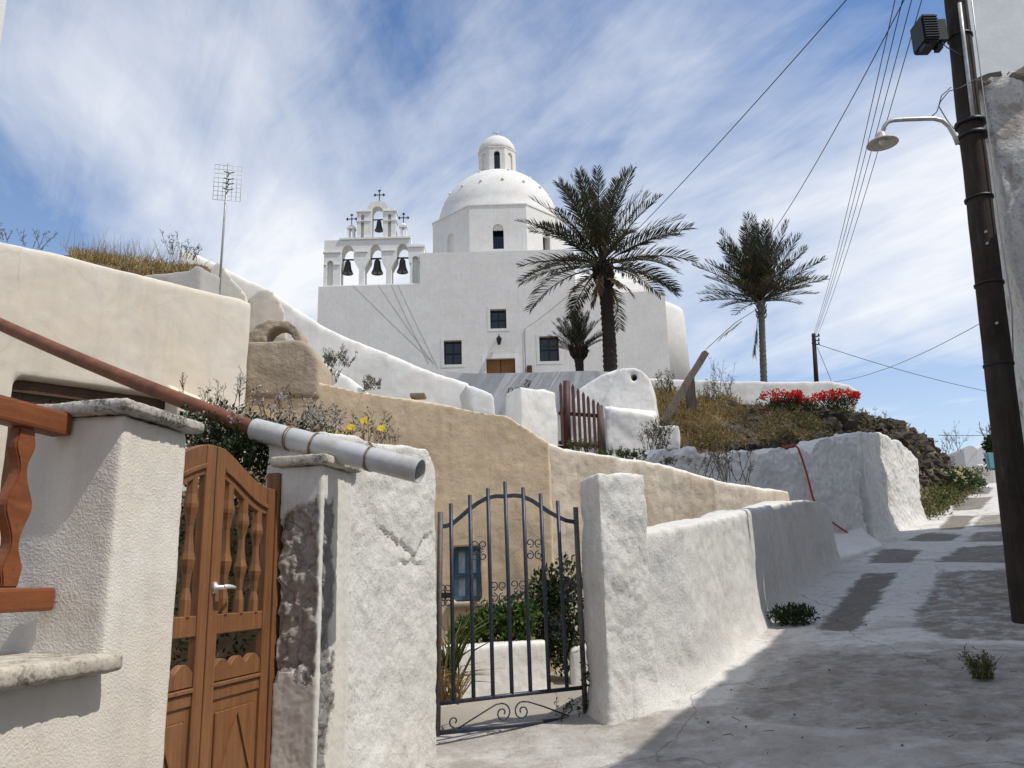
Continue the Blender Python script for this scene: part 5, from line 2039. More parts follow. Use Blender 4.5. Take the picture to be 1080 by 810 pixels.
obj('transformer_box', mb, M['dark_metal'], pole)
mb = MB()
mb.tube([cc + Vector((w_ / 2 + 0.03, -0.1, -h_ / 2)), cc + Vector((w_ / 2 + 0.07, -0.12, -h_ / 2 - 0.08)), on_pole(68) + toC * 0.14], 0.007, 5)
obj('box_cable', mb, M['wire'], pole)

# weathered house end just behind the pole
HT0, HU0 = tu(*xy(10.15, -0.75))
hx = xy(9.5, -0.62)
wxz = pix(1042, 85, hx.y + 0.35)
wcor = Vector((pix(1047, 160, hx.y + 0.35).x, hx.y + 0.35))
ztw = pix(1060, 82, hx.y + 0.35).z
mb = MB()
e1 = Vector((0.985, -0.17)).normalized()
e2 = Vector((0.45, 0.893))
pp = [wcor, wcor + e1 * 1.85, wcor + e1 * 1.85 + e2 * 3.2, wcor + e2 * 3.2]
mb.prism([tuple(p) for p in pp], 0.2, [ztw, ztw + 0.25, ztw + 0.1, ztw - 0.1])


def weather_extra(q, co, c, nrm):
    n_ = q.noise(co, 1.6, 8, 0.7, 0.5)
    k = q.ramp(n_, [(0.55, 0.0), (0.62, 1.0)])
    st = q.mix(q.noise(co, 9, 7, 0.7), (0.22, 0.18, 0.14), (0.52, 0.46, 0.39))
    return q.mix(q.math('MULTIPLY', k, 0.85), c, st), q.bump(n_, 0.8, 0.08, nrm)


M['weathered'] = plaster_mat('flaking house wall', (0.76, 0.74, 0.70), (0.46, 0.40, 0.33), 0.7, 0.5, 0.6, (0.16, 0.14, 0.12), grain=16, bump=1.0, bdist=0.03, lump=4.0, extra=weather_extra)
plaster(mb, 0.05, 2, 0.06, 1.6, 0.015, 41)
wh_ = thing('weathered_house', (wcor.x + 1, wcor.y + 1, 1.0), 'flaking weathered house wall with rough stone top behind the pole', 'house')
obj('wall', mb, M['weathered'], wh_)
mb = MB()
rng = random.Random(9)
for k in range(46):
    f = rng.random()
    p = wcor + e1 * (f * 1.9 + 0.05) + e2 * rng.uniform(0.05, 0.8)
    mb.ball((p.x, p.y, ztw + 0.25 * f + rng.uniform(-0.10, 0.03)), rng.uniform(0.08, 0.17), k, 0.5, 2, (1.3, 1, 0.7))
obj('coping_stones', mb, M['stone'], wh_)

# tall white house behind it
wy2 = hx.y + 3.1
wc2 = Vector((pix(1024, 60, wy2).x, wy2))
mb = MB()
z_t = 12.8
w2z = lambda py: pix(1040, py, wy2).z
f1_ = Vector((0.985, -0.17))
f2_ = D.xy.normalized()
hx_ = thing('tall_white_house', (wc2.x + 2, wc2.y + 2, 1.5), 'tall plain white house rising behind the pole at the right edge', 'house')
o2 = [(0, 0.8), (5.0, 0.8), (5.0, z_t), (0, z_t)]
wn1 = [(0.12, w2z(114)), (0.32, w2z(109)), (0.32, w2z(88)), (0.12, w2z(96))]
wn2 = [(0.14, w2z(150)), (0.46, w2z(140)), (0.46, w2z(120)), (0.14, w2z(128))]
mb.plate(o2, [wn1, wn2], lambda p: Vector((wc2.x + f1_.x * p[0], wc2.y + f1_.y * p[0], p[1])), (0.12, 0.5, 0))
LEN2 = 6.3
mb.prism([tuple(wc2 + Vector((0.121, 0.501))), tuple(wc2 + f1_ * 5 + Vector((0.12, 0.501))), tuple(wc2 + f1_ * 5 + f2_ * LEN2), tuple(wc2 + f2_ * LEN2)], 0.8, z_t)
obj('wall', mb, M['shade_house'], hx_)

# lower house along the lane at the photographer's right hand: outside the frame, shades the foreground
mb = MB()
ue = 1.15
ht = 6.9
pp = [xy(-7, ue), xy(12.2, ue), xy(12.2, ue + 4.5), xy(-7, ue + 4.5)]
mb.prism([tuple(p) for p in pp], -0.5, [4.5, 8.3, 8.3, 4.5])
plaster(mb, 0.15, 1, 0.03, 0.7, 0)
whole('lane_house', mb, M['shade_house'], 'white house fronting the lane along its right side', 'house', base=(pp[1].x, pp[1].y, 0.5))

# ------------------------------------------------------------------ far pole and overhead cables
FPY = 40.0
fp = thing('far_utility_pole', tuple(pix(862, 420, FPY)), 'small distant utility pole with crossarm standing right of the smaller palm', 'utility pole')
mb = MB()
mb.tube([pix(862.5, 425, FPY), pix(858, 352, FPY)], [0.13, 0.10], 8)
obj('shaft', mb, M['pole_wood'], fp)
mb = MB()
for k, y_ in enumerate((355.5, 360, 364)):
    c = pix(858.6, y_, FPY)
    mb.box(c + Vector((0.06, -0.13, 0)), (0.34, 0.06, 0.05))
    for s_ in (-0.12, 0.2):
        mb.lathe([(0.03, 0), (0.045, 0.05), (0.02, 0.11)], c + Vector((s_, -0.13, 0.027)), 6)
obj('insulators', mb, M['dark_metal'], fp)


def cable(a, b, sag, r, label, grp, name='overhead_cable', n=24, mat='wire'):
    mb = MB()
    a, b = Vector(a), Vector(b)
    pts = [a.lerp(b, k / n) - UPV * sag * 4 * (k / n) * (1 - k / n) for k in range(n + 1)]
    mb.tube(pts, r, 5)
    return whole(name, mb, M[mat], label, 'cable', grp, base=tuple(a))


for k, (tx, bx_, by_) in enumerate(((957, 857.2, 355), (966, 858.4, 355), (977, 857.5, 360), (989, 859.4, 360))):
    cable(pix(tx, -60, 10.0), pix(bx_, by_, FPY - 0.1), 0.35, 0.008, 'thin overhead cable running from upper right to the distant pole', 'cables to the distant pole')
cable(pix(930, -43, 11.0), pix(553.5, 347, CY - 0.06), 0.55, 0.010, 'black cable crossing the sky from the top edge to the church wall', None)
cable(pix(975, -42, 11.0), pix(803, 262, 27.0), 0.25, 0.010, 'black cable running from the top edge into the smaller palm crown', None)
cable(pix(859, 362, FPY), pix(1110, 424, 55), 0.4, 0.016, 'upper cable sagging rightwards from the distant pole', None)
cable(pix(1120, 290, 20), pix(862, 403, 60), 0.8, 0.012, 'cable rising to the right edge across the low sky', None)
cable(pix(990, 459, 50), pix(1100, 456, 60), 0.1, 0.018, 'short low cable above the distant houses', None)
cable(pix(862, 366, FPY), pix(881, 412, FPY - 2), 0.0, 0.014, 'guy wire staying the distant pole', None)
# riser on the church front
mb = MB()
mb.tube([pix(553.5, 347, CY - 0.04), pix(553.5, 365, CY - 0.04), pix(554.5, 392, CY - 0.04)], 0.014, 5)
whole('riser_cable', mb, M['wire'], 'thin vertical cable fixed to the church front beside the door', 'cable', base=tuple(pix(553.5, 390, CY)))

# ------------------------------------------------------------------ far end of the lane
FH = 52.0
for k, (l_, r_, tp, lab, yy) in enumerate(((1020, 1035, 470, 'nearer round topped distant white building at the lane end', FH), (1033, 1062, 469, 'wider distant white building half hidden behind the pole', FH + 4))):
    mb = MB()
    a, b = pix(l_, 500, yy), pix(r_, 500, yy)
    w_ = b.x - a.x
    zt_ = pix((l_ + r_) / 2, tp, yy).z
    prof = [(a.x, 4.0), (b.x, 4.0)] + [(a.x + w_ / 2 + w_ / 2 * math.cos(math.pi * j / 14), zt_ - w_ * 0.42 + w_ * 0.42 * math.sin(math.pi * j / 14)) for j in range(15)]
    mb.plate(prof, [], lambda p: Vector((p[0], yy, p[1])), (0.6, 5, 0))
    whole('distant_house', mb, M['house_far'], lab, 'house', 'distant houses at the lane end', base=(a.x, yy, 5))
mb = MB()
a, b = pix(1030, 492, 47), pix(1080, 492, 47)
mb.prism([(a.x, 47), (b.x, 47), (b.x + .4, 48), (a.x + .4, 48)], 4.0, pix(1040, 489, 47).z)
plaster(mb, 0.08, 2, 0.03, 1)
whole('end_wall', mb, M['white'], 'low grey white wall closing the top of the lane', 'wall', base=(a.x, 47, 5))
mb = MB()
c = pix(1049.5, 486, 45)
mb.box(c, (0.9, 0.3, 0.9))
bmesh.ops.bevel(mb.bm, geom=mb.bm.edges[:], offset=0.05, segments=2, affect='EDGES')
mb.box(c - UPV * 0.75, (0.12, 0.12, 0.9))
whole('teal_box', mb, M['teal'], 'small teal box on a post at the lane top, beside the pole', 'box', base=tuple(c - UPV))


# ================================================================== PALMS
def frond(mb, base, az, elev, length, droop, nl, ll, rng, lw=0.035, stem=0.022, dead=False):
    p = Vector(base)
    h = Vector((math.cos(az), math.sin(az), 0))
    n = 16
    pts, dirs = [p.copy()], []
    roll = rng.uniform(-0.35, 0.35)
    for k in range(n):
        s = (k + 0.5) / n
        e = elev - droop * s ** 1.4
        d = h * math.cos(e) + UPV * math.sin(e)
        dirs.append(d)
        p = p + d * (length / n)
        pts.append(p.copy())
    mb.tube(pts, [stem * (1 - 0.85 * k / n) for k in range(n + 1)], 4, cap=False)
    for k in range(nl):
        s = 0.16 + 0.84 * (k + rng.random() * 0.5) / nl
        i = min(n - 1, int(s * n))
        f = s * n - i
        c = pts[i].lerp(pts[min(i + 1, n)], min(1, f))
        d = dirs[i]
        side = d.cross(UPV)
        if side.length < 1e-3:
            side = Vector((-h.y, h.x, 0))
        side.normalize()
        up = side.cross(d).normalized()
        s2 = (side * math.cos(roll) + up * math.sin(roll))
        u2 = (up * math.cos(roll) - side * math.sin(roll))
        prof = math.sin(math.pi * min(1, (0.12 + s * 0.80))) ** 0.7
        L = ll * prof * rng.uniform(0.8, 1.12)
        for sg in (-1, 1):
            fw = 0.62 + 0.5 * s
            v = (d * fw + s2 * sg * rng.uniform(0.60, 0.85) + u2 * rng.uniform(0.16, 0.5)).normalized()
            if dead:
                v = (v - UPV * 0.6).normalized()
            wv = v.cross(u2)
            if wv.length < 1e-3:
                continue
            wv = wv.normalized() * lw / 2
            wv = (wv + u2 * rng.uniform(-0.3, 0.3) * lw).normalized() * lw / 2
            m_ = c + v * L * 0.55 + UPV * rng.uniform(-0.01, 0.02)
            e_ = c + v * L - UPV * L * L * rng.uniform(0.05, 0.22)
            a0 = mb.bm.verts.new(c - wv * 0.5)
            a1 = mb.bm.verts.new(c + wv * 0.5)
            b0 = mb.bm.verts.new(m_ - wv)
            b1 = mb.bm.verts.new(m_ + wv)
            t0 = mb.bm.verts.new(e_)
            mb.bm.faces.new([a0, a1, b1, b0])
            mb.bm.faces.new([b0, b1, t0])


def palm(label, base, crown, r0, r1, nfr, length, spec, seed, trunk_mat, dead=14, ll=0.5, boots=30, lean=None, taper=0.1):
    rng = random.Random(seed)
    root = thing('palm_tree', tuple(base), label, 'palm tree')
    base, crown = Vector(base), Vector(crown)
    mb = MB()
    n = 60
    pts, rs = [], []
    for k in range(n + 1):
        f = k / n
        bow = Vector((math.sin(f * math.pi) * (lean or 0), 0, 0))
        pts.append(base.lerp(crown, f) + bow)
        r = r0 + (r1 - r0) * f
        r *= 1 + 0.07 * math.sin(k * 2.2) + 0.05 * rng.uniform(-1, 1)
        if f > 0.93:
            r *= 1.0 + (f - 0.93) * 5
        rs.append(r)
    mb.tube(pts, rs, 14)
    # old leaf bases under the crown
    for k in range(boots):
        az = k * 2.399
        f = 0.80 + 0.2 * k / boots
        c = base.lerp(crown, f) + Vector((math.sin(f * math.pi) * (lean or 0), 0, 0))
        h = Vector((math.cos(az), math.sin(az), 0))
        mb.tube([c + h * r1 * 0.7, c + h * r1 * 1.5 + UPV * r1 * 0.8, c + h * r1 * 1.9 + UPV * r1 * 1.9], [r1 * 0.32, r1 * 0.25, r1 * 0.12], 5)
    obj('trunk', mb, M[trunk_mat], root)
    mb = MB()
    for k in range(nfr):
        f = k / (nfr - 1)
        az = k * 2.399963 + rng.uniform(-0.25, 0.25)
        e0, e1, d0, d1 = spec
        elev = R(e0 + (e1 - e0) * f ** 0.9) + rng.uniform(-0.12, 0.12)
        droop = R(d0 + (d1 - d0) * f) * rng.uniform(0.8, 1.25)
        L = length * rng.uniform(0.86, 1.08) * (1.08 - taper * f)
        h = Vector((math.cos(az), math.sin(az), 0))
        frond(mb, crown + h * r1 * 0.6 * f + UPV * r1 * (1.5 - f * 1.6), az, elev, L, droop, 40, ll, rng, lw=ll * 0.058, stem=length * 0.009)
    obj('crown', mb, M['palm_leaf'], root)
    if dead:
        mb = MB()
        for k in range(dead):
            az = k * 2.399 + 1
            h = Vector((math.cos(az), math.sin(az), 0))
            frond(mb, crown + h * r1 * 0.8 - UPV * r1 * rng.uniform(0.5, 2.2), az, R(rng.uniform(-60, -20)), length * rng.uniform(0.28, 0.5), R(40), 16, ll * 0.55, rng, lw=ll * 0.08, stem=length * 0.008, dead=True)
        obj('dead_fronds', mb, M['palm_dead'], root)
    return root


LPY = 25.8
palm('largest palm tree with a broad drooping crown and dark trunk, before the church', pix(644, 400, LPY), pix(635, 282, LPY), 0.235, 0.19, 50, 3.05, (88, -12, 10, 50), 3, 'palm_trunk', 9, 0.66, 60, 0.06)
RPY = 27.0
rpalm = palm('upright fan crowned palm tree with a grey trunk, right of the church', pix(806, 412, RPY), pix(802.5, 318, RPY), 0.118, 0.105, 56, 2.75, (89, 12, 3, 20), 7, 'palm_trunk_grey', 0, 0.52, 26, None, 0.38)
palm('smallest palm tree with a short bulging trunk, by the church window', pix(613, 408, 26.5), pix(610, 372, 26.5), 0.10, 0.17, 34, 1.2, (88, 24, 4, 22), 11, 'palm_trunk', 0, 0.30, 34)
rng = random.Random(5)
# two dead fronds hanging off the upright palm
mb = MB()
cw = pix(800, 325, RPY)
for end, ww in ((pix(745, 368, RPY - 0.6), 0.2), (pix(796, 372, RPY - 0.4), 0.14)):
    mid = cw.lerp(end, 0.45) + UPV * 0.12 * (1 if ww > 0.15 else 0)
    pts = [cw.lerp(mid, k / 6) for k in range(6)] + [mid.lerp(end, k / 6) for k in range(7)]
    mb.tube(pts, 0.014, 4)
    for k in range(60):
        f = rng.random()
        a0, a1 = (0.32, 0.72) if ww > 0.15 else (0.45, 1.0)
        c = cw.lerp(end, a0 + (a1 - a0) * f)
        d = (end - cw).normalized()
        v = (d * 1.0 + Vector((rng.uniform(-.3, .3), rng.uniform(-.3, .3), rng.uniform(-.3, .3)))).normalized()
        w2 = v.cross(UPV).normalized() * 0.018
        mb.face([c - w2, c + w2, c + v * 0.38])
obj('hanging_fronds', mb, M['palm_dead'], rpalm)

# ================================================================== leaning timber on the bank
mb = MB()
a, b = pix(699, 446, 17.2), pix(744, 372, 17.6)
mb.bar(a, b, 0.13, 0.12)
bmesh.ops.subdivide_edges(mb.bm, edges=[e for e in mb.bm.edges if e.calc_length() > 0.6], cuts=12)
for v in mb.bm.verts:
    v.co += Vector((noise.noise(v.co * 2.0), noise.noise(v.co * 2.0 + Vector((5, 5, 5))), 0)) * 0.018
whole('leaning_timber', mb, M['old_wood'], 'grey weathered timber leaning over the dry bank below the church apse', 'timber', base=tuple(a))
mb = MB()
a = pix(729, 418, 19.0)
mb.prism([(a.x - .10, 19.0), (a.x + .10, 18.95), (a.x + .11, 19.2), (a.x - .09, 19.2)], a.z - 0.4, [pix(722, 401, 19).z, pix(735, 396, 19).z, pix(735, 397, 19).z, pix(722, 402, 19).z])
whole('wood_stump', mb, M['old_wood'], 'short dark wooden stump behind the leaning timber', 'stump', base=tuple(a))

# ================================================================== PLANTS
def rvec(rng):
    while True:
        v = Vector((rng.uniform(-1, 1), rng.uniform(-1, 1), rng.uniform(-1, 1)))
        if 0.05 < v.length <= 1:
            return v.normalized()


def leaf(mb, c, d, n, L, w):
    """a small folded leaf: two faces sharing the midrib"""
    s = d.cross(n)
    if s.length < 1e-4:
        s = d.orthogonal()
    s = s.normalized() * w / 2
    n = s.cross(d).normalized()
    a = mb.bm.verts.new(c)
    b = mb.bm.verts.new(c + d * L)
    l = mb.bm.verts.new(c + d * L * 0.5 + s + n * w * 0.18)
    r = mb.bm.verts.new(c + d * L * 0.5 - s + n * w * 0.18)
    mb.bm.faces.new([a, r, b])
    mb.bm.faces.new([a, b, l])


def leaf_cloud(mb, c, rad, n, L, rng, clump=1.6, seed=0, up=0.3, thr=-0.15):
    c = Vector(c)
    k = 0
    tries = 0
    while k < n and tries < n * 12:
        tries += 1
        v = rvec(rng)
        r = rng.random() ** 0.45
        p = Vector((v.x * rad[0], v.y * rad[1], v.z * rad[2])) * r
        q = p / max(rad) * 2.2 * clump + Vector((seed * 5.1, seed, seed * 2.3))
        if noise.noise(q) < thr + 0.35 * (r - 0.6):
            continue
        d = (v * 0.8 + rvec(rng) * 0.9 + UPV * up).normalized()
        leaf(mb, c + p, d, rvec(rng), L * rng.uniform(0.6, 1.3), L * rng.uniform(0.35, 0.6))
        k += 1


def stem_plant(mb_s, mb_l, mb_f, base, h, rng, spread=0.35, nb=5, r=0.004, leaf_n=0, leaf_L=0.04, fl_n=0, fl_L=0.012, lean=None, twig=3):
    base = Vector(base)
    d = (UPV + Vector((rng.uniform(-1, 1), rng.uniform(-1, 1), 0)) * spread + (lean or Vector())).normalized()
    pts = [base]
    for k in range(5):
        d = (d + rvec(rng) * 0.12).normalized()
        pts.append(pts[-1] + d * h / 5)
    mb_s.tube(pts, [r * (1 - 0.14 * k) for k in range(6)], 4, cap=False)
    tips = [pts[-1]]
    for b in range(nb):
        f = rng.uniform(0.3, 0.98)
        i = min(4, int(f * 5))
        c = pts[i].lerp(pts[i + 1], f * 5 - i)
        bd = (d * 0.8 + rvec(rng) * 0.8 + UPV * 0.2).normalized()
        e = c + bd * h * rng.uniform(0.15, 0.34)
        mb_s.tube([c, c.lerp(e, 0.5) + rvec(rng) * h * 0.01, e], [r * 0.6, r * 0.5, r * 0.3], 3, cap=False)
        tips.append(e)
        for t in range(twig):
            c2 = c.lerp(e, rng.uniform(0.3, 0.95))
            e2 = c2 + (bd + rvec(rng) * 0.9).normalized() * h * rng.uniform(0.05, 0.13)
            mb_s.tube([c2, e2], [r * 0.4, r * 0.25], 3, cap=False)
            tips.append(e2)
    if mb_l is not None:
        for k in range(leaf_n):
            i = rng.randrange(5)
            c = pts[i].lerp(pts[i + 1], rng.random()) if rng.random() < 0.5 else rng.choice(tips)
            leaf(mb_l, c, (rvec(rng) + UPV * 0.4).normalized(), rvec(rng), leaf_L * rng.uniform(0.6, 1.3), leaf_L * 0.4)
    if mb_f is not None:
        for k in range(fl_n):
            c = rng.choice(tips) + rvec(rng) * h * 0.03
            for j in range(4):
                leaf(mb_f, c, rvec(rng), rvec(rng), fl_L * rng.uniform(0.8, 1.3), fl_L * 0.8)
    return tips


def blades(mb, base, n, h, rng, spread=0.5, w=0.006, rad=0.1, curve=0.3):
    base = Vector(base)
    for k in range(n):
        a = rng.uniform(0, 6.283)
        r = rad * rng.random() ** 0.6
        p = base + Vector((math.cos(a) * r, math.sin(a) * r, 0))
        d = (UPV + Vector((rng.uniform(-1, 1), rng.uniform(-1, 1), 0)) * spread).normalized()
        L = h * rng.uniform(0.5, 1.15)
        s = d.cross(rvec(rng)).normalized() * w / 2
        m_ = p + d * L * 0.55
        e = p + d * L + Vector((d.x, d.y, -0.6)) * L * curve
        v = [mb.bm.verts.new(x) for x in (p - s, p + s, m_ + s * 0.8, m_ - s * 0.8, e)]
        mb.bm.faces.new([v[0], v[1], v[2], v[3]])
        mb.bm.faces.new([v[3], v[2], v[4]])


def plant(name, loc, label, cat, parts, group=None):
    root = thing(name, tuple(loc), label, cat, group)
    for pn, mb, mt in parts:
        if len(mb.bm.verts):
            obj(pn, mb, M[mt], root)
        else:
            mb.bm.free()
    return root


# ---- flowering shrub behind the wooden gate
rng = random.Random(21)
st, lf, fl, yl = MB(), MB(), MB(), MB()
for (a, b, Y, rx, rz, nl) in ((228, 462, 5.35, 0.36, 0.24, 1500), (268, 476, 5.25, 0.30, 0.22, 1500), (300, 470, 5.35, 0.26, 0.16, 900), (335, 467, 5.5, 0.24, 0.10, 500), (245, 520, 5.2, 0.5, 0.5, 1500), (215, 640, 5.0, 0.5, 0.5, 700)):
    leaf_cloud(lf, pix(a, b, Y), (rx, 0.30, rz), nl, 0.04, rng, 2.6, a * .01, thr=-0.05)
for k in range(150):
    a = rng.uniform(200, 350)
    b = rng.uniform(462, 488) if a < 300 else rng.uniform(460, 474)
    stem_plant(st, lf, fl, pix(a, b, rng.uniform(5.15, 5.6)), rng.uniform(0.12, 0.30), rng, 0.7, 4, 0.0028, 6, 0.03, 22, 0.010)
for k in range(16):
    a = rng.uniform(205, 330)
    stem_plant(st, lf, fl, pix(a, 455, 5.5), rng.uniform(0.24, 0.36), rng, 0.35, 6, 0.0032, 3, 0.03, 10, 0.010)
for a, b in ((195, 428), (246, 432), (252, 436)):
    stem_plant(st, None, fl, pix(a, b, 5.6), rng.uniform(0.20, 0.27), rng, 0.15, 12, 0.0035, 0, 0, 8, 0.008)
leaf_cloud(lf, pix(200, 440, 5.6), (0.07, 0.07, 0.05), 90, 0.04, rng)
plant('flowering_shrub', pix(270, 700, 5.3), 'sprawling grey green shrub with pale lilac florets behind the wooden gate', 'shrub', (('branches', st, 'twig'), ('foliage', lf, 'leaf_dark'), ('blossom', fl, 'flower_white')))
# yellow daisies
st, lf, fl = MB(), MB(), MB()
for k in range(26):
    a = rng.uniform(325, 408)
    base = pix(a, 474 if a < 385 else 470, rng.uniform(5.5, 5.9))
    stem_plant(st, lf, None, base, rng.uniform(0.10, 0.30), rng, 0.35, 4, 0.003, 10, 0.03)
for a, b in ((336, 447), (350, 452), (357, 458), (367, 455), (384, 444), (351, 460), (341, 451), (402, 452), (370, 451)):
    c = pix(a, b, 5.6)
    st.tube([c - UPV * 0.16, c], 0.003, 4)
    up = (UPV * 0.5 + Vector((0.2, -0.8, 0))).normalized()
    for k in range(11):
        an = 6.283 * k / 11
        u = up.orthogonal().normalized()
        v = up.cross(u)
        d = u * math.cos(an) + v * math.sin(an)
        leaf(fl, c, (d + up * 0.15).normalized(), up, 0.034, 0.018)
plant('yellow_daisies', pix(355, 480, 5.6), 'yellow daisies growing on the wall top behind the grey pipe', 'flowers', (('stems', st, 'twig'), ('foliage', lf, 'leaf_olive'), ('petals', fl, 'flower_yellow')))
# earth bank the flowers root in, between gate and house
mb = MB()
mb.prism([tuple(pix(150, 500, 6.2).xy), tuple(pix(392, 500, 5.75).xy), tuple(pix(392, 500, 6.6).xy), tuple(pix(270, 500, 8.4).xy), tuple(pix(150, 500, 6.6).xy)], 0.0, [2.15, 2.38, 2.45, 2.9, 2.3])
plaster(mb, 0.05, 2, 0.06, 1.5, 0.01, 61)
o = structure('planting_bed', mb, M['soil'])

# ---- courtyard
rng = random.Random(33)
mb = MB()
pa, pb = pix(468, 700, 8.2), pix(576, 700, 8.9)
zf = 0.5
zt_ = pix(575, 676, 8.9).z
zt2_ = pix(475, 684, 8.2).z
mb.prism([(pa.x - 0.3, pa.y - .1), (pb.x, pb.y), (pb.x + 0.02, pb.y + 0.30), (pa.x - 0.3, pa.y + 0.5)], 0.3, [zt2_, zt_, zt_, zt2_])
plaster(mb, 0.025, 3, 0.02, 2, 0.004, 62)
whole('planter_wall', mb, M['white'], 'low white planter wall in the courtyard seen through the iron gate', 'planter wall', base=((pa.x + pb.x) / 2, 8.5, 0.5))
mb = MB()
c = pix(612, 700, 9.2)
mb.prism([(c.x - 0.10, 9.1), (c.x + 0.5, 9.2), (c.x + 0.5, 9.5), (c.x - 0.10, 9.45)], 0.4, [pix(606, 684, 9.1).z, pix(612, 672, 9.2).z, pix(612, 672, 9.4).z, pix(606, 684, 9.4).z])
plaster(mb, 0.025, 4, 0.02, 2, 0.004, 63)
whole('white_kerb', mb, M['white'], 'small white kerb behind the right side of the iron gate', 'kerb', base=(c.x, 9.2, 0.5))
st, lf = MB(), MB()
for (a, b, rx, rz, n) in ((500, 664, .22, .14, 420), (525, 658, .24, .22, 620), (548, 650, .20, .24, 480), (488, 672, .16, .10, 200), (540, 672, .22, .10, 260)):
    leaf_cloud(lf, pix(a, b, 9.0), (rx, 0.22, rz), n, 0.075, rng, 2.4, a * .02)
for k in range(12):
    stem_plant(st, lf, None, pix(rng.uniform(490, 555), 676, 9.0), rng.uniform(0.2, 0.5), rng, 0.3, 3, 0.004, 10, 0.06)
plant('green_bush', pix(525, 690, 9.0), 'bright green leafy bush in the white planter behind the iron gate', 'bush', (('stems', st, 'twig'), ('foliage', lf, 'leaf_green')))
st, lf = MB(), MB()
for (a, b, rx, rz, n) in ((580, 630, .26, .34, 900), (590, 680, .30, .30, 900), (572, 650, .2, .35, 500), (600, 640, .2, .6, 700)):
    leaf_cloud(lf, pix(a, b, 9.45), (rx, 0.22, rz), n, 0.07, rng, 2.2, a * .02)
for k in range(14):
    stem_plant(st, lf, None, pix(rng.uniform(570, 600), 700, 9.4), rng.uniform(0.5, 1.1), rng, 0.25, 4, 0.007, 12, 0.07)
plant('dark_shrub', pix(586, 706, 9.4), 'dark shaded shrub in the courtyard corner right of the planter', 'shrub', (('stems', st, 'twig'), ('foliage', lf, 'leaf_dark')))
lf, dr_ = MB(), MB()
blades(lf, pix(474, 720, 7.4), 60, 0.75, rng, 0.55, 0.022, 0.10, 0.35)
blades(dr_, pix(472, 742, 7.2), 90, 0.50, rng, 0.75, 0.016, 0.12, 0.6)
plant('strap_leaf_plant', pix(472, 745, 7.2), 'strap leaved plant with dry straw skirt at the left gate post', 'plant', (('leaves', lf, 'leaf_olive'), ('dry_leaves', dr_, 'straw')))
st, lf = MB(), MB()
for k in range(12):
    c = ig(rng.uniform(582, 622), rng.uniform(752, 764)) + GNn * 0.06
    stem_plant(st, lf, None, c, rng.uniform(0.06, 0.2), rng, 0.6, 3, 0.0025, 10, 0.032)
for k in range(5):
    c = ig(615, rng.uniform(700, 750)) + GNn * 0.03
    stem_plant(st, lf, None, c, rng.uniform(0.1, 0.22), rng, 0.25, 3, 0.0025, 12, 0.04)
plant('creeping_weed', ig(612, 765), 'small dark weed creeping round the foot of the iron gate hinge', 'weed', (('stems', st, 'twig'), ('leaves', lf, 'leaf_dark')))

# ---- tufts on the lane
for (a, b, wpx, hpx, mt_, lab, sd_) in ((838, 659, 24, 20, 'leaf_dark', 'dense dark green weed tuft at the foot of the long garden wall', 1), (1037, 716, 18, 26, 'leaf_olive', 'sparse yellow green weed tuft growing from the lane surface', 2)):
    rng = random.Random(50 + sd_)
    p = hit_road(a, b)
    sc = p.y / FPX
    lf, st = MB(), MB()
    if sd_ == 1:
        leaf_cloud(lf, p + UPV * hpx * sc * 0.45, (wpx * sc, wpx * sc * 0.6, hpx * sc * 0.55), 900, 0.045, rng, 2.0, 3, 0.6, -0.25)
    blades(lf, p, 90 if sd_ == 2 else 40, hpx * sc * 1.15, rng, 0.6, 0.006, wpx * sc * 0.55, 0.2)
    for k in range(22):
        stem_plant(st, lf, None, p + Vector((rng.uniform(-1, 1), rng.uniform(-.6, .6), 0)) * wpx * sc * 0.6, hpx * sc * rng.uniform(0.6, 1.1), rng, 0.5, 3, 0.0025, 14, 0.03)
    plant('weed_tuft', p, lab, 'weed', (('stems', st, 'leaf_olive'), ('leaves', lf, mt_)))
# litter on the lane: leaves, straws, grit
rng = random.Random(71)
mb = MB()
for k in range(90):
    p = hit_road(rng.uniform(720, 1075), rng.uniform(600, 800))
    d = Vector((rng.uniform(-1, 1), rng.uniform(-1, 1), rng.uniform(-.1, .1))).normalized()
    if rng.random() < 0.35:
        mb.tube([p + UPV * 0.022, p + d * rng.uniform(0.03, 0.09) + UPV * 0.026], 0.0028, 4)
    else:
        mb.ball(p + UPV * 0.012, rng.uniform(0.003, 0.010), k, 0.5, 1)
o = obj('lane_litter', mb, M['twig'])
o['kind'] = 'stuff'
o['label'] = 'scattered straws and grit on the lane'

# ---- dry grass on the cream house roof
rng = random.Random(81)
mb, mg = MB(), MB()
Yr = 9.6
mb.prism([tuple(pix(70, 280, 8.9).xy), tuple(pix(138, 280, 9.6).xy), tuple(pix(214, 290, 10.2).xy), tuple(pix(222, 290, 11.2).xy), tuple(pix(60, 280, 10.4).xy)], 4.3, [pix(80, 273, 8.9).z, pix(138, 282, 9.6).z, pix(214, 290, 10.2).z, pix(214, 282, 11.2).z, pix(80, 269, 10.2).z])
plaster(mb, 0.05, 3, 0.10, 1.6, 0.03, 64)
structure('roof_soil', mb, M['soil'])
for k in range(3600):
    a = rng.uniform(74, 216)
    Yk = 9.0 + (a - 74) / 142 * 1.35 + rng.uniform(-0.08, 0.7)
    b = 271 + (a - 74) / 142 * 19 + rng.uniform(-3, 10)
    blades(mg, pix(a, b, Yk), 1, rng.uniform(0.10, 0.24), rng, 0.75, 0.010, 0.02, 0.3)
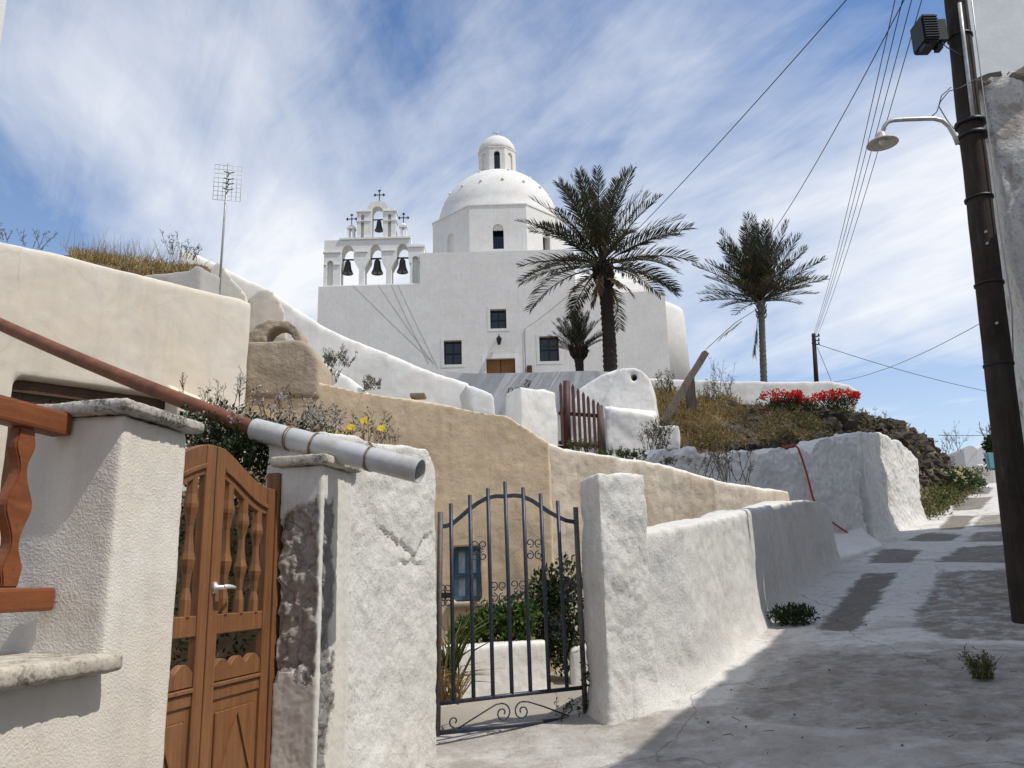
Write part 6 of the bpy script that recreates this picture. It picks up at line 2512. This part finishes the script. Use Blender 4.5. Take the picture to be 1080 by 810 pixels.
for k in range(240):
    a = rng.gauss(135, 36)
    if 55 < a < 214:
        Yk = 9.3 + (a - 74) / 142 * 1.2
        blades(mg, pix(a, 265 + (a - 74) / 142 * 14, Yk), 1, rng.uniform(0.2, 0.42), rng, 0.35, 0.004, 0.05, 0.15)
o = obj('roof_grass', mg, M['dry'])
o['kind'] = 'stuff'
o['label'] = 'tall dry grass growing on the cream house roof'
for (a0, a1, b0, n, h_, lab, sd_) in ((178, 216, 268, 14, 0.30, 'olive weed among dry grass at the roof parapet', 1), (22, 44, 258, 7, 0.24, 'bare twiggy weed on the roof edge at far left', 2), (0, 14, 252, 5, 0.2, 'lowest twiggy weed on the roof edge beside the frame', 3)):
    st, lf = MB(), MB()
    for k in range(n):
        a = rng.uniform(a0, a1)
        stem_plant(st, lf, None, pix(a, b0 + (a - a0) * 0.25, 8.2 + a * 0.008), h_ * rng.uniform(.5, 1), rng, 0.5, 5, 0.004, 14 if sd_ == 1 else 4, 0.03)
    plant('roof_weed', pix((a0 + a1) / 2, b0, 8.2 + a0 * .008), lab, 'weed', (('stems', st, 'twig'), ('leaves', lf, 'leaf_olive')))

# ---- weeds against the white sweep
for (a, b, Y, n, h_, w_, lab) in ((354, 386, 14.5, 34, 0.34, 14, 'bushy grey weed in front of the sweeping white wall'), (346, 403, 12.0, 20, 0.28, 9, 'grey weed beside the oven chimney base'), (392, 411, 12.0, 14, 0.20, 9, 'low grey weed on the ochre house roof edge'), (236, 308, 12.4, 4, 0.34, 6, 'thin grass stems on the cave house vault')):
    rng = random.Random(int(a))
    st, lf = MB(), MB()
    for k in range(n):
        stem_plant(st, lf, None, pix(a + rng.uniform(-1, 1) * w_, b + rng.uniform(-1, 2), Y), h_ * rng.uniform(0.5, 1.1), rng, 0.6, 5, 0.006, 12, 0.045)
    plant('dry_weed', pix(a, b, Y), lab, 'weed', (('stems', st, 'twig'), ('leaves', lf, 'leaf_grey')))
mb = MB()
c = pix(441, 418, 10.3)
mb.box(c, (0.19, 0.2, 0.05))
bmesh.ops.bevel(mb.bm, geom=mb.bm.edges[:], offset=0.01, segments=1, affect='EDGES')
whole('roof_spout', mb, M['stone'], 'small dark spout stone on the ochre house roof edge', 'spout', base=tuple(c))

# ---- the bank
rng = random.Random(91)


def on_bank(px, py):
    d = ray(px, py)
    Y = 12.5
    while Y < 40:
        if CAMZ + d.z / d.y * Y < hilln(d.x / d.y * Y, Y):
            return Vector((d.x / d.y * Y, Y, hilln(d.x / d.y * Y, Y)))
        Y += 0.05
    return None


mg, ms = MB(), MB()
for k in range(5200):
    a = rng.uniform(688, 862)
    b = rng.uniform(412, 474)
    p = on_bank(a, b)
    if p is None or p.y > 24 or p.z < 3:
        continue
    dens_ = noise.noise(Vector((p.x * 0.9, p.y * 0.9, 2)))
    if dens_ < -0.35 or rng.random() < (a - 690) / 260:
        continue
    blades(mg, p, rng.randint(3, 6), rng.uniform(0.12, 0.34) * (1 + dens_), rng, 0.8, 0.014, 0.12, 0.35)
o = obj('bank_grass', mg, M['dry'])
o['kind'] = 'stuff'
o['label'] = 'dry ochre grass and scrub covering the bank'
for k in range(1500):
    a = rng.uniform(700, 1012)
    b = rng.uniform(408, 500)
    p = on_bank(a, b)
    if p is None or p.y > 40 or p.z < 3.2:
        continue
    t_, u_ = tu(p.x, p.y)
    if u_ > -3.5 or rng.random() < 0.5 * (a < 780) + 0.55 * (a > 900):
        continue
    d_ = noise.noise(Vector((p.x * 1.1, p.y * 1.1, 7)))
    if d_ < -0.1:
        continue
    for j in range(3):
        stem_plant(ms, ms, None, p + Vector((rng.uniform(-.2, .2), rng.uniform(-.2, .2), -0.02)), rng.uniform(0.12, 0.34), rng, 0.8, 3, 0.007, 7, 0.07, twig=1)
o = obj('bank_scrub', ms, M['scrub'])
o['kind'] = 'stuff'
o['label'] = 'low dry scrub on the dark rubble bank'
mg = MB()
for k in range(500):
    p = on_bank(rng.uniform(820, 925), rng.uniform(436, 466))
    if p is not None and p.y < 24 and noise.noise(p * 0.8) > -0.05:
        leaf_cloud(mg, p + UPV * 0.06, (0.16, 0.16, 0.10), 10, 0.07, rng)
o = obj('bank_weeds', mg, M['leaf_olive'])
o['kind'] = 'stuff'
o['label'] = 'olive green weeds low on the bank'
# lava rubble
rng = random.Random(92)
mr = MB()
k = 0
while k < 1100:
    a = rng.uniform(770, 1038)
    b = rng.uniform(420, 512)
    p = on_bank(a, b)
    if p is None or p.y > 40 or p.z < 3.4:
        k += 0.2
        continue
    t_, u_ = tu(p.x, p.y)
    k += 1
    if u_ > -3.35:
        continue
    s_ = rng.uniform(0.05, 0.17) * (1 + (rng.random() < 0.1) * 0.8)
    mr.ball(p - UPV * s_ * 0.2, s_, k, 0.8, 2, (1.2, 1.2, 0.8))
o = obj('lava_rubble', mr, M['lava'])
o['kind'] = 'stuff'
o['label'] = 'dark lava rubble facing the bank'

# red flowering bushes on top of the bank
for (a, b, rx, rz, n, lab, sd_) in ((824, 421, .50, .16, 1300, 'left red flowering bush on the bank top beside the white wall', 1), (854, 424, .34, .13, 700, 'small middle red flowering bush, lowest on the bank top', 2), (884, 421, .46, .15, 1300, 'right red flowering bush at the bank edge, brightest and fullest', 3)):
    rng = random.Random(100 + sd_)
    st, lf, fl = MB(), MB(), MB()
    c = pix(a, b, 20.2)
    leaf_cloud(lf, c - UPV * 0.12, (rx * 0.95, rx * 0.7, rz * 1.1), n // 2, 0.07, rng, 2.2, sd_)
    for k in range(34 if sd_ != 2 else 16):
        v = rvec(rng)
        cc = c + Vector((v.x * rx, -abs(v.y) * rx * 0.7, (v.z * 0.6 + 0.45) * rz))
        for j in range(18):
            leaf(fl, cc + rvec(rng) * 0.075, rvec(rng), rvec(rng), 0.06, 0.05)
    for k in range(10):
        stem_plant(st, lf, None, c - UPV * (rz * 1.3) + Vector((rng.uniform(-1, 1) * rx * .5, rng.uniform(-.2, .2), 0)), rz * 2, rng, 0.4, 3, 0.01, 8, 0.07)
    plant('red_flower_bush', c - UPV * rz, lab, 'flower bush', (('stems', st, 'twig'), ('foliage', lf, 'leaf_dark'), ('blossom', fl, 'flower_red')), 'red flowering bushes on the bank')

# pale yellow flowering bush by the upper lane
rng = random.Random(120)
st, lf, fl = MB(), MB(), MB()
for (a, b, Y, rx, rz) in ((1000, 510, 24.5, .5, .42), (1014, 505, 27, .5, .36), (986, 524, 22.5, .3, .25), (1024, 509, 29, .5, .2)):
    c = pix(a, b, Y)
    leaf_cloud(lf, c, (rx, rx * 0.7, rz), 900, 0.10, rng, 2.2, a * .01)
    for k in range(34 if a < 1020 else 8):
        v = rvec(rng)
        cc = c + Vector((v.x * rx, -abs(v.y) * rx * .6, abs(v.z) * rz))
        for j in range(5):
            leaf(fl, cc + rvec(rng) * 0.02, (rvec(rng) + UPV * .3).normalized(), rvec(rng), 0.07, 0.05)
    for k in range(8):
        stem_plant(st, lf, None, c - UPV * rz, rz * 1.6, rng, 0.5, 3, 0.01, 6, 0.09)
plant('yellow_flower_bush', pix(1005, 528, 24.5), 'pale yellow flowering bush spilling over the edge of the upper lane', 'flower bush', (('stems', st, 'twig'), ('foliage', lf, 'leaf_dark'), ('blossom', fl, 'flower_cream')))

# dark scrub along the foot of the bank beside the upper lane
rng = random.Random(131)
ms = MB()
for k in range(170):
    t_ = rng.uniform(22.0, 36)
    p = xy(t_, rng.uniform(-3.75, -3.15))
    z_ = zroad(p.x, p.y)
    leaf_cloud(ms, Vector((p.x, p.y, z_ + rng.uniform(0.0, 0.7))), (0.22, 0.22, 0.18), 26, 0.09, rng)
o = obj('verge_scrub', ms, M['leaf_olive'])
o['kind'] = 'stuff'
o['label'] = 'dark scrub growing along the foot of the rubble bank'

# other weeds near the picket gate and the retaining wall
for (a, b, Y, n, h_, w_, mt_, lab) in ((690, 474, 14.2, 30, 0.62, 12, 'leaf_grey', 'pale flowering weed against the right end of the white stair mass'),
                                       (660, 484, 13.3, 40, 0.16, 24, 'leaf_green', 'fresh green weed strip along the coping below the stair mass'),
                                       (615, 476, 13.9, 26, 0.22, 14, 'leaf_olive', 'yellowish weed under the red picket gate'),
                                       (703, 490, 12.6, 8, 0.12, 7, 'leaf_grey', 'tiny tuft on the coping before the retaining wall'),
                                       (750, 505, 12.7, 14, 0.52, 20, 'twig', 'bare reddish twigs before the left of the retaining wall'),
                                       (778, 508, 12.9, 9, 0.52, 16, 'twig', 'spreading bare twigs before the middle of the retaining wall'),
                                       (766, 418, 21.5, 9, 1.0, 8, 'twig', 'tall bare twiggy shrub on the bank top under the wall'),
                                       (752, 420, 21.5, 16, 0.6, 12, 'leaf_grey', 'grey shrub on the bank top right of the wooden stump'),
                                       (700, 412, 19.5, 20, 0.5, 9, 'leaf_olive', 'dark olive weed on the bank top next to the stair mass'),
                                       (1006, 474, 27.5, 12, 0.8, 8, 'twig', 'bare twigs on the skyline of the rubble bank')):
    rng = random.Random(int(a * 3 + b))
    st, lf = MB(), MB()
    for k in range(n):
        stem_plant(st, lf, None, pix(a + rng.uniform(-1, 1) * w_, b + rng.uniform(-1, 3), Y), h_ * rng.uniform(0.5, 1.1), rng, 0.55, 5, 0.006 if mt_ != 'twig' else 0.008, 14 if mt_ != 'twig' else 2, 0.05)
    plant('bank_weed', pix(a, b, Y), lab, 'weed', (('stems', st, 'twig'), ('leaves', lf, mt_ if mt_ != 'twig' else 'leaf_grey')))
# weeds on the rough wall top and dark shrub at the lane end
rng = random.Random(140)
st, lf = MB(), MB()
for k in range(14):
    a = rng.uniform(396, 420)
    stem_plant(st, lf, None, pix(a, 470, 5.75), rng.uniform(0.04, 0.16), rng, 0.3, 3, 0.002, 5, 0.018)
plant('wall_weed', pix(408, 472, 5.75), 'small dark weeds on top of the rough white wall stub', 'weed', (('stems', st, 'twig'), ('leaves', lf, 'leaf_dark')))
st, lf = MB(), MB()
leaf_cloud(lf, pix(1046, 470, 46), (.45, .4, .55), 500, 0.2, rng)
leaf_cloud(lf, pix(1045, 485, 46), (.28, .3, .6), 300, 0.2, rng)
for k in range(6):
    stem_plant(st, None, None, pix(1046, 478, 46), 1.6, rng, 0.2, 4, 0.03)
plant('dark_tree', pix(1046, 496, 46), 'small dark tree at the lane end beside the pole', 'tree', (('trunk', st, 'twig'), ('crown', lf, 'leaf_dark')))
